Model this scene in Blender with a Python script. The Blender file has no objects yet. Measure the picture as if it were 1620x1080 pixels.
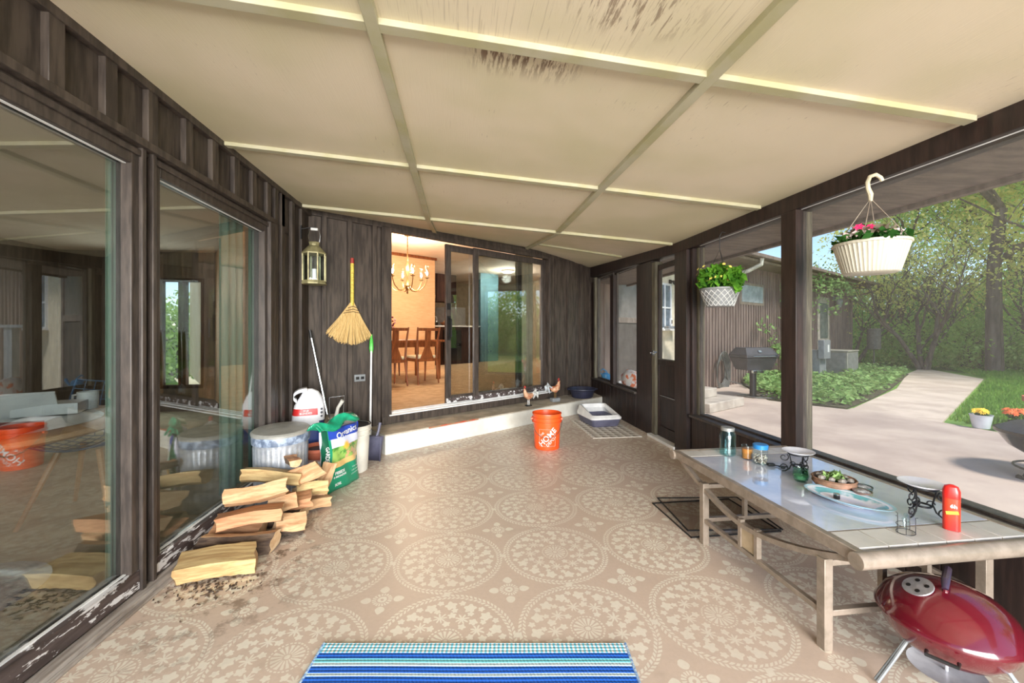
import bpy, math, random
import numpy as np
from mathutils import Vector, Matrix
SC = bpy.context.scene
COL = SC.collection
PI = math.pi
R = math.radians
# ---------------------------------------------------------------- camera, sky, sun, exposure
cam = bpy.data.cameras.new('camera')
cam.sensor_width = 36.0
cam.lens = 36.0 * 640 / 1620
cam.shift_y = -15 / 1620
cam.clip_start = 0.02
cam.clip_end = 300
co = bpy.data.objects.new('camera', cam)
COL.objects.link(co)
TH = math.atan(82 / 640)
co.location = (0, 0, 1.2)
co.rotation_euler = (PI / 2, 0, -TH)
SC.camera = co
SC.view_settings.view_transform = 'Standard'
SC.view_settings.look = 'None'
SC.view_settings.gamma = 1
SC.view_settings.exposure = 0.75
SC.view_settings.use_curve_mapping = False
w = bpy.data.worlds.new('sky')
SC.world = w
w.use_nodes = True
wt = w.node_tree
sky = wt.nodes.new('ShaderNodeTexSky')
sky.sky_type = 'NISHITA'
sky.sun_disc = False
sky.sun_elevation = R(50)
sky.sun_rotation = R(150)
sky.air_density = 1.0
sky.dust_density = 0.0
sky.ozone_density = 3.0
bg = wt.nodes['Background']
wt.links.new(sky.outputs[0], bg.inputs[0])
bg.inputs[1].default_value = 0.17
def sun_lamp():
    l = bpy.data.lights.new('sun', 'SUN')
    l.energy = 3.1
    l.angle = R(12)
    l.color = (1, .95, .87)
    o = bpy.data.objects.new('sun', l)
    COL.objects.link(o)
    o.rotation_euler = Vector((-.24, .5, -.8)).to_track_quat('-Z', 'Y').to_euler()
sun_lamp()
def area(name, loc, d, sx, sy, e, col=(1, 1, 1), spread=180):
    l = bpy.data.lights.new(name, 'AREA')
    l.shape = 'RECTANGLE'
    l.size = sx
    l.size_y = sy
    l.energy = e
    l.color = col
    l.spread = R(spread)
    o = bpy.data.objects.new(name, l)
    COL.objects.link(o)
    o.location = loc
    o.rotation_euler = Vector(d).to_track_quat('-Z', 'Y').to_euler()
    return o
# added fill lamp, unseen behind the camera, that brightens the whole porch
area('porch_fill', (.37, -4.6, 1.5), (0, 1, -.02), 5.0, 2.8, 385, (1, .98, .955), 120)

# ---------------------------------------------------------------- helpers
def s2l(c):
    c = c / 255
    return c / 12.92 if c <= .04045 else ((c + .055) / 1.055) ** 2.4
def rgb(*c):
    return (s2l(c[0]), s2l(c[1]), s2l(c[2]), 1)
class MB:
    def __init__(s):
        s.v = []; s.f = []; s.m = []; s.mi = 0; s.T = None
    def add(s, vs, fs):
        n = len(s.v)
        if s.T is not None:
            vs = [tuple(s.T @ Vector(p)) for p in vs]
        s.v += [tuple(p) for p in vs]
        for f in fs:
            s.f.append(tuple(i + n for i in f)); s.m.append(s.mi)
        return s
    def bx(s, lo, hi):
        x0, y0, z0 = lo; x1, y1, z1 = hi
        return s.add([(x0,y0,z0),(x1,y0,z0),(x1,y1,z0),(x0,y1,z0),(x0,y0,z1),(x1,y0,z1),(x1,y1,z1),(x0,y1,z1)],
              [(0,3,2,1),(4,5,6,7),(0,1,5,4),(1,2,6,5),(2,3,7,6),(3,0,4,7)])
    def box(s, c, d, rz=0, rx=0, ry=0):
        M = Matrix.Translation(c) @ Matrix.Rotation(rz, 4, 'Z') @ Matrix.Rotation(ry, 4, 'Y') @ Matrix.Rotation(rx, 4, 'X')
        h = [k / 2 for k in d]
        vs = [M @ Vector((a*h[0], b*h[1], c_*h[2])) for c_ in (-1,1) for a, b in ((-1,-1),(1,-1),(1,1),(-1,1))]
        return s.add(vs, [(0,3,2,1),(4,5,6,7),(0,1,5,4),(1,2,6,5),(2,3,7,6),(3,0,4,7)])
    def beam(s, p, q, wd, ht, up=(0,0,1)):
        p = Vector(p); q = Vector(q); d = (q-p).normalized(); u = Vector(up)
        a = d.cross(u).normalized(); b = a.cross(d).normalized()
        vs = [e + a*i*wd/2 + b*j*ht/2 for e in (p, q) for i, j in ((-1,-1),(1,-1),(1,1),(-1,1))]
        return s.add(vs, [(0,1,2,3),(7,6,5,4),(0,4,5,1),(1,5,6,2),(2,6,7,3),(3,7,4,0)])
    def tube(s, pts, r, n=8, cap=True):
        pts = [Vector(p) for p in pts]; k = len(pts)
        rs = r if isinstance(r, (list, tuple)) else [r]*k
        vs = []; a = None
        for i, p in enumerate(pts):
            t = (pts[min(i+1,k-1)] - pts[max(i-1,0)])
            t = t.normalized() if t.length > 1e-9 else Vector((0,0,1))
            if a is None:
                a = t.orthogonal().normalized()
            else:
                a = (a - t*a.dot(t))
                a = a.normalized() if a.length > 1e-6 else t.orthogonal().normalized()
            b = t.cross(a)
            for j in range(n):
                g = 2*PI*j/n
                vs.append(p + (a*math.cos(g) + b*math.sin(g))*rs[i])
        fs = [(i*n+j, i*n+(j+1)%n, (i+1)*n+(j+1)%n, (i+1)*n+j) for i in range(k-1) for j in range(n)]
        if cap:
            fs += [tuple(range(n-1,-1,-1)), tuple(range((k-1)*n, k*n))]
        return s.add(vs, fs)
    def lathe(s, prof, n=24, c=(0,0,0), sx=1, sy=1, capb=True, capt=False, wob=0):
        vs = []
        for i, (r, z) in enumerate(prof):
            for j in range(n):
                g = 2*PI*j/n
                rr = r*(1+wob*math.sin(3*g+i*.4))
                vs.append((c[0]+rr*sx*math.cos(g), c[1]+rr*sy*math.sin(g), c[2]+z))
        k = len(prof)
        fs = [(i*n+j, i*n+(j+1)%n, (i+1)*n+(j+1)%n, (i+1)*n+j) for i in range(k-1) for j in range(n)]
        if capb: fs.append(tuple(range(n-1,-1,-1)))
        if capt: fs.append(tuple(range((k-1)*n, k*n)))
        return s.add(vs, fs)
    def prism(s, poly, z0, z1):
        n = len(poly)
        vs = [(p[0],p[1],z0) for p in poly] + [(p[0],p[1],z1) for p in poly]
        return s.add(vs, [tuple(range(n-1,-1,-1)), tuple(range(n,2*n))] + [(i,(i+1)%n,n+(i+1)%n,n+i) for i in range(n)])
    def ball(s, c, r, n=10, sz=1, seed=None, wob=0):
        rd = random.Random(seed)
        m = max(4, n//2+1); vs = []; fs = []
        rr = r if isinstance(r, (tuple, list)) else (r, r, r*sz)
        for i in range(1, m):
            t = PI*i/m
            for j in range(n):
                g = 2*PI*j/n; k = 1 + (rd.uniform(-wob, wob) if wob else 0)
                vs.append((c[0]+rr[0]*k*math.sin(t)*math.cos(g), c[1]+rr[1]*k*math.sin(t)*math.sin(g), c[2]+rr[2]*k*math.cos(t)))
        vs += [(c[0],c[1],c[2]+rr[2]), (c[0],c[1],c[2]-rr[2])]
        T = len(vs)-2; Bt = len(vs)-1
        for i in range(m-2):
            for j in range(n):
                fs.append((i*n+j, (i+1)*n+j, (i+1)*n+(j+1)%n, i*n+(j+1)%n))
        for j in range(n):
            fs.append((T, j, (j+1)%n)); fs.append((Bt, (m-2)*n+(j+1)%n, (m-2)*n+j))
        return s.add(vs, fs)
    def build(s, name, mat, parent=None, smooth=True, bevel=0, seg=2, ang=35, loc=None):
        me = bpy.data.meshes.new(name)
        me.from_pydata(s.v, [], s.f)
        mats = mat if isinstance(mat, (list, tuple)) else [mat]
        for m_ in mats: me.materials.append(m_)
        if len(mats) > 1:
            me.polygons.foreach_set('material_index', s.m)
        me.update()
        if smooth:
            me.shade_smooth()
            me.set_sharp_from_angle(angle=R(ang))
        o = bpy.data.objects.new(name, me)
        COL.objects.link(o)
        if parent is not None: o.parent = parent
        if loc is not None: o.location = loc
        if bevel:
            md = o.modifiers.new('bevel', 'BEVEL'); md.width = bevel; md.segments = seg
            md.limit_method = 'ANGLE'; md.angle_limit = R(40)
        return o
def tag(o, label=None, cat=None, group=None, kind=None):
    if label: o['label'] = label
    if cat: o['category'] = cat
    if group: o['group'] = group
    if kind: o['kind'] = kind
    return o
def thing(name, label, cat, loc=(0,0,0), rz=0, group=None):
    o = bpy.data.objects.new(name, None); COL.objects.link(o)
    o.location = loc; o.rotation_euler = (0, 0, rz); o.empty_display_size = .1
    return tag(o, label, cat, group)
def copy_tree(o, parent=None):
    c = o.copy(); COL.objects.link(c)
    if parent is not None: c.parent = parent
    for ch in [k for k in COL.objects if k.parent == o]:
        copy_tree(ch, c)
    return c
def struct(mb, name, mat, **k):
    return tag(mb.build(name, mat, **k), kind='structure')

# ---------------------------------------------------------------- materials
class N:
    """tiny expression helper: node sockets with operators"""
    def __init__(s, t, x): s.t = t; s.x = x
    def op(s, o, *a, clamp=False):
        n = s.t.nodes.new('ShaderNodeMath'); n.operation = o; n.use_clamp = clamp
        for i, q in enumerate((s,) + a):
            if isinstance(q, N): s.t.links.new(q.x, n.inputs[i])
            else: n.inputs[i].default_value = q
        return N(s.t, n.outputs[0])
    def __add__(s, b): return s.op('ADD', b)
    __radd__ = __add__
    def __sub__(s, b): return s.op('SUBTRACT', b)
    def __rsub__(s, b): return (s*-1) + b
    def __mul__(s, b): return s.op('MULTIPLY', b)
    __rmul__ = __mul__
    def __truediv__(s, b): return s.op('DIVIDE', b)
    def __lt__(s, b): return s.op('LESS_THAN', b)
    def __gt__(s, b): return s.op('GREATER_THAN', b)
    def abs(s): return s.op('ABSOLUTE')
    def fr(s): return s.op('FRACT')
    def sin(s): return s.op('SINE')
    def cos(s): return s.op('COSINE')
    def max(s, b): return s.op('MAXIMUM', b)
    def min(s, b): return s.op('MINIMUM', b)
    def ss(s, a, b):
        n = s.t.nodes.new('ShaderNodeMapRange'); n.interpolation_type = 'SMOOTHSTEP'
        s.t.links.new(s.x, n.inputs[0]); n.inputs[1].default_value = a; n.inputs[2].default_value = b
        return N(s.t, n.outputs[0])
def hyp(a, b): return (a*a + b*b).op('SQRT')
def coords(t, kind='Object'):
    tc = t.nodes.new('ShaderNodeTexCoord'); sp = t.nodes.new('ShaderNodeSeparateXYZ')
    t.links.new(tc.outputs[kind], sp.inputs[0])
    return tc.outputs[kind], N(t, sp.outputs[0]), N(t, sp.outputs[1]), N(t, sp.outputs[2])
def noise(t, vec, scale, stretch=(1,1,1), detail=4, rough=.6):
    mp = t.nodes.new('ShaderNodeMapping'); mp.inputs['Scale'].default_value = stretch
    t.links.new(vec, mp.inputs[0])
    n = t.nodes.new('ShaderNodeTexNoise'); n.inputs['Scale'].default_value = scale
    n.inputs['Detail'].default_value = detail; n.inputs['Roughness'].default_value = rough
    t.links.new(mp.outputs[0], n.inputs[0])
    return N(t, n.outputs[0])
def mixc(t, f, a, b):
    n = t.nodes.new('ShaderNodeMix'); n.data_type = 'RGBA'
    if isinstance(f, N): t.links.new(f.x, n.inputs[0])
    else: n.inputs[0].default_value = f
    for i, c in ((6, a), (7, b)):
        if isinstance(c, (tuple, list)): n.inputs[i].default_value = c
        else: t.links.new(c, n.inputs[i])
    return n.outputs[2]
def newmat(name):
    m = bpy.data.materials.new(name); m.use_nodes = True
    return m, m.node_tree, m.node_tree.nodes['Principled BSDF']
def bumpn(t, p, h, strength=.3, dist=.005):
    b = t.nodes.new('ShaderNodeBump'); b.inputs['Strength'].default_value = strength; b.inputs['Distance'].default_value = dist
    t.links.new(h.x, b.inputs['Height']); t.links.new(b.outputs[0], p.inputs['Normal'])
def mat(name, c1, c2=None, rough=.6, metal=0, scale=8, stretch=(1,1,1), lo=.35, hi=.65, bump=0, spec=.5, kind='Object', coat=0, emit=0, sub=0, bdist=.005):
    m, t, p = newmat(name)
    p.inputs['Roughness'].default_value = rough
    p.inputs['Metallic'].default_value = metal
    p.inputs['Specular IOR Level'].default_value = spec
    p.inputs['Coat Weight'].default_value = coat
    c2 = c2 or tuple(k*.8 for k in c1)
    v, x, y, z = coords(t, kind)
    n = noise(t, v, scale, stretch)
    t.links.new(mixc(t, n.ss(lo, hi), rgb(*c1), rgb(*c2)), p.inputs['Base Color'])
    if bump: bumpn(t, p, n, bump, bdist)
    if emit:
        p.inputs['Emission Color'].default_value = rgb(*c1); p.inputs['Emission Strength'].default_value = emit
    return m
M = {}
M['dark'] = mat('dark_wood', (78,68,60), (50,42,37), rough=.55, scale=5, stretch=(6,6,.7), bump=.35)
M['darkred'] = mat('dark_red_wood', (52,37,33), (32,23,21), rough=.5, scale=5, stretch=(6,6,.7), bump=.2)
M['frame'] = mat('frame_brown', (76,67,61), (54,47,43), rough=.45, scale=10, stretch=(4,4,.6), bump=.15)
M['greenpost'] = mat('weathered_post', (104,98,80), (72,66,54), rough=.7, scale=8, stretch=(8,8,.5), bump=.5)
M['strip'] = mat('cream_strip', (178,172,146), (168,162,124), rough=.6, scale=4, stretch=(1,1,1), bump=.1)
M['step'] = mat('painted_step', (232,230,220), (214,210,198), rough=.5, scale=3, bump=.05)
M['steptop'] = mat('step_top', (188,176,158), (160,150,132), rough=.8, scale=6, bump=.2)
M['white'] = mat('white', (232,232,230), (215,215,214), rough=.4)
M['soffit'] = mat('soffit', (116,104,94), (92,82,74), rough=.7, scale=4, stretch=(1,5,1), bump=.2)
M['concrete'] = mat('concrete', (196,178,162), (168,150,138), rough=.85, scale=1.2, bump=.15, lo=.3, hi=.7)
M['concrete2'] = mat('concrete_walk', (214,196,178), (190,172,156), rough=.85, scale=1.6, bump=.15)
M['silver'] = mat('silver', (200,202,205), (170,172,176), rough=.25, metal=1, scale=20)
M['black'] = mat('black', (28,27,28), (18,18,19), rough=.45)
M['blackgloss'] = mat('black_gloss', (22,22,24), (14,14,16), rough=.15)
def peel_mat():
    m, t, p = newmat('peeling_frame'); v, x, y, z = coords(t)
    n = noise(t, v, 14, (1,.35,1.6), 5, .7)
    f = n.ss(.545, .56)
    base = mixc(t, noise(t, v, 9, (3,.5,3)).ss(.35,.65), rgb(86,74,72), rgb(62,52,50))
    t.links.new(mixc(t, f, base, rgb(214,212,212)), p.inputs['Base Color'])
    p.inputs['Roughness'].default_value = .55; bumpn(t, p, n, .5)
    return m
M['peel'] = peel_mat()
def glass_mat(name, ior=1.6, tint=(.93,.97,.95,1), rough=0.0):
    m = bpy.data.materials.new(name); m.use_nodes = True; t = m.node_tree; t.nodes.clear()
    o = t.nodes.new('ShaderNodeOutputMaterial'); mx = t.nodes.new('ShaderNodeMixShader')
    tr = t.nodes.new('ShaderNodeBsdfTransparent'); tr.inputs[0].default_value = tint
    gl = t.nodes.new('ShaderNodeBsdfGlossy'); gl.inputs['Roughness'].default_value = rough
    fr = t.nodes.new('ShaderNodeFresnel'); fr.inputs[0].default_value = ior
    ge = t.nodes.new('ShaderNodeNewGeometry'); bf = N(t, ge.outputs['Backfacing'])
    t.links.new((bf*(1/ior - ior) + ior).x, fr.inputs[0])      # same reflectance on the way in and out of the sheet
    t.links.new(fr.outputs[0], mx.inputs[0]); t.links.new(tr.outputs[0], mx.inputs[1]); t.links.new(gl.outputs[0], mx.inputs[2])
    t.links.new(mx.outputs[0], o.inputs[0])
    return m
M['glass'] = glass_mat('window_glass', 1.75)
M['doorglass'] = glass_mat('tinted_door_glass', 2.5, (.82,.86,.86,1))
M['clear'] = glass_mat('clear_sheet', 1.2, (.97,.97,.97,1))
M['jarglass'] = glass_mat('jar_glass', 1.5, (.9,.96,.97,1))
def screen_mat():
    m = bpy.data.materials.new('insect_screen'); m.use_nodes = True; t = m.node_tree; t.nodes.clear()
    o = t.nodes.new('ShaderNodeOutputMaterial'); mx = t.nodes.new('ShaderNodeMixShader')
    tr = t.nodes.new('ShaderNodeBsdfTransparent'); df = t.nodes.new('ShaderNodeBsdfDiffuse')
    df.inputs[0].default_value = rgb(170,165,160); mx.inputs[0].default_value = .10
    t.links.new(tr.outputs[0], mx.inputs[1]); t.links.new(df.outputs[0], mx.inputs[2]); t.links.new(mx.outputs[0], o.inputs[0])
    return m
M['screen'] = screen_mat()
def sheer_mat():
    m = bpy.data.materials.new('sheer_curtain'); m.use_nodes = True; t = m.node_tree; t.nodes.clear()
    o = t.nodes.new('ShaderNodeOutputMaterial'); mx = t.nodes.new('ShaderNodeMixShader')
    tr = t.nodes.new('ShaderNodeBsdfTransparent'); df = t.nodes.new('ShaderNodeBsdfDiffuse')
    df.inputs[0].default_value = rgb(196,226,205); mx.inputs[0].default_value = .55
    t.links.new(tr.outputs[0], mx.inputs[1]); t.links.new(df.outputs[0], mx.inputs[2]); t.links.new(mx.outputs[0], o.inputs[0])
    return m
M['sheer'] = sheer_mat()

def floor_mat():
    m, t, p = newmat('vinyl_floor'); v, x, y, z = coords(t)
    wob = (noise(t, v, 22, detail=2) - .5) * .022
    wob2 = (noise(t, v, 25, (1,1.1,1), 2) - .5) * .02
    P = .573
    cx = ((x + .06)/P + .5 + wob); cy = ((y - 2.16)/P + .5 + wob2)
    u = cx.fr() - .5; vv = cy.fr() - .5
    r = hyp(u, vv); th = vv.op('ARCTAN2', u)
    def ringblobs(rr, n, rad, ph=0.0, star=0):
        k = n / (2*PI)
        ft = (th*k + ph).fr() - .5
        a = ft * (1/k) * rr; b = r - rr
        d = hyp(a, b)
        if star:
            t2 = b.op('ARCTAN2', a)
            return d < ((t2*star).cos()*.5 + .5)*rad*.75 + rad*.28
        t2 = b.op('ARCTAN2', a)
        return d < ((t2*5).cos()*.16 + .84)*rad
    rope = ((r - .452).abs() < .011) * ((th*80 + r*150).sin() > -.35)
    rope = rope.max(((r - .482).abs() < .011) * ((th*80 - r*150).sin() > -.35))
    L = rope.max(ringblobs(.362, 15, .050)).max(ringblobs(.395, 15, .028, .5)).max(ringblobs(.31, 15, .026, .25))
    L = L.max(ringblobs(.235, 9, .052, 0, 8)).max(ringblobs(.255, 9, .034, .5)).max(ringblobs(.17, 9, .030, .3))
    L = L.max(((r - .118).abs() < .006) * ((th*30).sin() > -.4))
    L = L.max((r < .1) * (r > .028) * ((th*16).cos() > -.25)).max(r < .018)
    # motif between four circles
    cu = cx.fr().min(1.0); 
    du = (cx + .5).fr() - .5; dv = (cy + .5).fr() - .5
    r3 = hyp(du, dv); t3 = dv.op('ARCTAN2', du)
    L = L.max((r3 < .075) * (r3 > .045) * ((t3*18).cos() > -.3)).max((r3 < .034) * (r3 > .012))
    au = du.abs(); av = dv.abs()
    l1 = hyp((au - .125)/.05, av/.036) < ((au*70).sin()*.12 + .9)
    l2 = hyp((av - .125)/.05, au/.036) < ((av*70).sin()*.12 + .9)
    L = L.max(l1).max(l2)
    # little flower where circles touch
    d1 = hyp(du.abs()-.5, dv); d2 = hyp(du, dv.abs()-.5)
    L = L.max(d1 < .026).max(d2 < .026)
    worn = noise(t, v, 1.1, detail=3).ss(.3, .62)
    grain = noise(t, v, 60, detail=2)
    base = mixc(t, grain, rgb(206,186,169), rgb(194,174,157))
    light = mixc(t, grain, rgb(232,226,210), rgb(220,213,196))
    col = mixc(t, L * (worn*.35 + .6), base, light)
    # earth tracked round the log pile, and faint stains
    dirt = noise(t, v, 9, detail=6, rough=.75).ss(.5, .62) * (hyp(x + 1.08, (y - 2.3)*.55)).ss(.55, .1)
    st = noise(t, v, 2.3, detail=4).ss(.6, .78) * .35
    col = mixc(t, dirt*.8, col, rgb(92,72,56))
    col = mixc(t, st, col, rgb(132,112,90))
    t.links.new(col, p.inputs['Base Color'])
    p.inputs['Roughness'].default_value = .42
    bumpn(t, p, noise(t, v, 7, detail=3), .25, .006)
    return m
def ceil_mat():
    m, t, p = newmat('ceiling_plywood'); v, x, y, z = coords(t)
    n = noise(t, v, .9, detail=3)
    base = mixc(t, n.ss(.35,.65), rgb(220,206,180), rgb(204,194,160))
    g = noise(t, v, 12, (9,.9,1), 5, .7)
    fine = noise(t, v, 60, (3,.12,1), 2)
    spots = g.ss(.62,.7) * noise(t, v, 1.6, detail=3).ss(.52,.62)
    edge = ((y-1.5).ss(.17,.0) * (y > 1.47)) * (x.ss(.0,.1) * x.ss(.50,.38))
    mold = noise(t, v, 20, (3.2,.35,1), 4, .7).ss(.47,.57) * edge
    mold2 = noise(t, v, 16, (4,.5,1), 4, .7).ss(.5,.62) * (hyp(x-.55,(y-1.22)*2).ss(.3,.1))
    groove = noise(t, v, 34, (5,.12,1), 2).ss(.60,.64) * (y < 1.44) * (x > -.3) * (x < .95) * noise(t, v, 5, (1,.3,1)).ss(.35,.5)
    d = (spots*.55).max(mold*.95).max(mold2*.7).max(groove*.25)
    t.links.new(mixc(t, d.op('MINIMUM',1.0), base, rgb(112,88,68)), p.inputs['Base Color'])
    p.inputs['Roughness'].default_value = .65
    bumpn(t, p, fine, .25, .003)
    return m
M['floor'] = floor_mat(); M['ceil'] = ceil_mat()

# ---------------------------------------------------------------- porch shell
XL, XR = -1.45, 2.2
A = math.atan2(2.52, 3.65); CU, SU = math.cos(A), math.sin(A)
MW = Matrix.Translation((XL, 4.12, 0)) @ Matrix.Rotation(A, 4, 'Z')      # frame of the far wall: x along it, y into the house
def wp(s, v, z=0): return tuple(MW @ Vector((s, v, z)))
def ywall(x): return 4.12 + (x - XL)*SU/CU
def cz(x, y):
    k = 2.355 - .0699*(x + 1.45)
    if y > 3.9:
        a = .125 if x < .9 else .125 - (x-.9)/1.3*.058
        k += a*(y - 3.9)
    return k
mb = MB(); nx, ny = 14, 30; vs = []; fs = []
xs = [XL + (2.19 - XL)*i/nx for i in range(nx+1)]
for zz in (0, .05):
    for i, x in enumerate(xs):
        for j in range(ny+1):
            y = -1.5 + (ywall(x) + 1.5)*j/ny
            vs.append((x, y, cz(x, y) + zz))
q = (nx+1)*(ny+1)
for i in range(nx):
    for j in range(ny):
        a = i*(ny+1)+j
        fs += [(a, a+1, a+ny+2, a+ny+1), (q+a, q+a+ny+1, q+a+ny+2, q+a+1)]
mb.add(vs, fs)
struct(mb, 'ceiling', M['ceil'], ang=60)
def ceil_strip(name, pts, wd=.046, th=.022):
    m_ = MB(); pts = [Vector((x, y, cz(x, y))) for x, y in pts]; vs = []; fs = []
    for i, p in enumerate(pts):
        d = (pts[min(i+1, len(pts)-1)] - pts[max(i-1,0)]); s_ = Vector((-d.y, d.x, 0)).normalized()*wd/2
        for a, b in ((-1,.004),(1,.004),(1,-th),(-1,-th)):
            vs.append((p.x+s_.x*a, p.y+s_.y*a, cz(p.x+s_.x*a, p.y)+b))
    n = len(pts)
    fs = [(i*4+j, i*4+(j+1)%4, i*4+4+(j+1)%4, i*4+4+j) for i in range(n-1) for j in range(4)] + [(3,2,1,0), (n*4-4,n*4-3,n*4-2,n*4-1)]
    m_.add(vs, fs)
    struct(m_, name, M['strip'], bevel=.002)
ti = 1
for y in (.23, 1.45, 2.67, 3.89):
    ceil_strip('trim_%d' % ti, [(XL + (2.14-XL)*i/10, y) for i in range(11)]); ti += 1
ceil_strip('trim_%d' % ti, [(.95 + 1.13*i/4, 5.05) for i in range(5)]); ti += 1
for x in (-.30, .95):
    ys = [-1.4 + (ywall(x) + 1.4)*i/24 for i in range(25)]
    ceil_strip('trim_%d' % ti, [(x, y) for y in ys], th=.026); ti += 1
# floor
mb = MB(); mb.prism([(XL,-1.5),(XR,-1.5),(XR,ywall(XR)),(XL,4.12)], -.1, 0)
struct(mb, 'floor', M['floor'], smooth=False)
# left wall: lintel, pier, sill and battens (openings for two fixed panes)
mb = MB()
mb.bx((XL-.14,-1.5,2.02),(XL,4.2,2.42)); mb.bx((XL-.14,3.29,0),(XL,4.2,2.03))
mb.bx((XL-.14,-1.5,-.02),(XL-.0,3.30,.035))
ys = [1.664,1.891,2.119,2.374,2.604,2.835,3.061,3.278,3.519]
yb = [1.664-.228*k for k in range(1,14)] + ys
for y in yb: mb.bx((XL, y-.06, 2.055),(XL+.028, y, 2.33))
for y in (3.4, 3.519, 3.72, 3.93): mb.bx((XL, y-.055, .0),(XL+.028, y, 2.33))
mb.bx((XL,-1.5,2.315),(XL+.035,4.1,2.362)); mb.bx((XL,-1.5,2.035),(XL+.04,3.34,2.07))
struct(mb, 'wall_left', M['dark'], bevel=.002)
# far wall
mb = MB(); mb.T = MW
mb.bx((-.02,0,0),(.815,.14,2.46)); mb.bx((3.388,0,0),(4.5,.14,2.46)); mb.bx((.815,0,2.33),(3.388,.14,2.5)); mb.bx((.815,0,0),(3.388,.14,.28))
for s0 in (.11,.36,.62,3.50,3.80,4.12,4.36): mb.bx((s0,-.036,0),(s0+.045,0,2.42))
mb.bx((0,-.03,2.33),(4.43,0,2.40))
struct(mb, 'wall_far', M['dark'], bevel=.002)
mb = MB(); mb.T = MW
mb.bx((.72,-.045,.10),(.83,.0,2.34)); mb.bx((3.37,-.045,.18),(3.47,0,2.34)); mb.bx((.72,-.05,.20),(3.47,.02,.285)); mb.bx((.72,-.04,2.30),(3.47,.02,2.345))
struct(mb, 'trim_%d' % ti, M['dark'], bevel=.004); ti += 1
mb = MB(); mb.T = MW
mb.bx((.80,-.06,.285),(3.40,.14,.30))
mb.bx((.80,-.01,.30),(3.40,.0,.312)); mb.bx((.80,.04,.30),(3.40,.05,.312)); mb.bx((.80,.09,.30),(3.40,.10,.312))
struct(mb, 'trim_%d' % ti, M['white'], bevel=.002); ti += 1
# right wall
def wallr(mb, y0, y1, z0, z1, x0=XR, x1=XR+.1): mb.bx((x0,y0,z0),(x1,y1,z1))
mb = MB()
wallr(mb,-1.5,3.63,-.1,.40); wallr(mb,4.85,6.62,-.1,.43)
for k in range(34): 
    y = -1.4 + k*.15
    if y < 3.5: mb.bx((XR-.004,y,0),(XR,y+.142,.385))
for k in range(12):
    y = 4.86 + k*.147
    mb.bx((XR-.004,y,0),(XR,y+.142,.40))
struct(mb, 'wall_right', M['darkred'], bevel=.0015)
mb = MB()      # header beam following the ceiling
ysb = [-1.5, 3.9, 5.2, 6.64]
def beam_poly(mb, x0, x1, zb):
    vs = []; fs = []
    for y in ysb:
        b = zb(y); tp = max(cz(2.2, y), 2.1) + .05
        vs += [(x0,y,b),(x1,y,b),(x1,y,tp),(x0,y,tp)]
    for i in range(3): fs += [(i*4+j, i*4+(j+1)%4, i*4+4+(j+1)%4, i*4+4+j) for j in range(4)]
    fs += [(3,2,1,0),(12,13,14,15)]
    mb.add(vs, fs)
beam_poly(mb, XR-.03, XR+.12, lambda y: 2.0 if y < 3.9 else 2.0 + (y-3.9)*.045)
struct(mb, 'trim_%d' % ti, M['darkred'], bevel=.003); ti += 1
mb = MB()
for y0, y1, x0, x1 in ((3.61,3.66,XR,XR+.1),(3.66,3.88,XR-.034,XR+.1),(4.44,4.85,XR+.0,XR+.1),(5.63,5.757,XR,XR+.08),(6.50,6.66,XR,XR+.1),(2.375,2.50,XR-.034,XR+.02)):
    mb.bx((x0,y0,0 if y0 > 4.4 or y0 == 3.66 else .4),(x1,y1,1.999 if y0 < 3.9 else 2.03))
struct(mb, 'trim_%d' % ti, M['darkred'], bevel=.003); ti += 1
mb = MB()
mb.bx((XR+.02,2.42,.4),(XR+.13,2.50,2.03)); mb.bx((XR+.04,3.57,.4),(XR+.10,3.61,2.03))
mb.bx((XR+.01,4.46,0),(XR+.09,4.50,2.0)); mb.bx((XR+.0,4.36,0),(XR+.09,4.44,2.0))
mb.bx((XR+.0,6.44,.43),(XR+.1,6.5,2.1))
struct(mb, 'trim_%d' % ti, M['greenpost'], bevel=.003); ti += 1
mb = MB()      # sill caps with a worn pale edge
mb.bx((XR-.035,-1.5,.39),(XR+.16,3.62,.415)); mb.bx((XR-.03,4.85,.42),(XR+.14,6.6,.445))
struct(mb, 'trim_%d' % ti, M['frame'], bevel=.004); ti += 1
mb = MB(); mb.bx((XR-.05,3.87,0),(XR+.1,4.46,.03)); mb.bx((XR+.005,-1.5,1.996),(XR+.012,3.5,2.004))
struct(mb, 'trim_%d' % ti, M['white'], bevel=.003); ti += 1
def pane(n, y0, y1, z0, z1, x=XR+.06, mt='screen', fr=.022, fm='frame'):
    t_ = thing('window_%d' % n, None, None, (x, (y0+y1)/2, z0)); t_['kind'] = 'structure'
    h = (y1-y0)/2; H_ = z1-z0
    f = MB()
    f.bx((-.015,-h,0),(.015,-h+fr,H_)); f.bx((-.015,h-fr,0),(.015,h,H_)); f.bx((-.015,-h+fr,0),(.015,h-fr,fr)); f.bx((-.015,-h+fr,H_-fr),(.015,h-fr,H_))
    f.build('window_frame', M[fm], t_, bevel=.002)
    g = MB(); g.bx((-.001,-h+fr,fr),(.001,h-fr,H_-fr)); g.build('window_screen' if mt == 'screen' else 'window_glass', M[mt], t_, smooth=False)
    return t_
pane(3, -1.45, 2.42, .415, 2.02, fr=.012); pane(4, 2.50, 3.57, .415, 2.02, fr=.012)
pane(5, 4.86, 5.63, .445, 2.07); pane(6, 5.76, 6.44, .445, 2.10)
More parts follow.
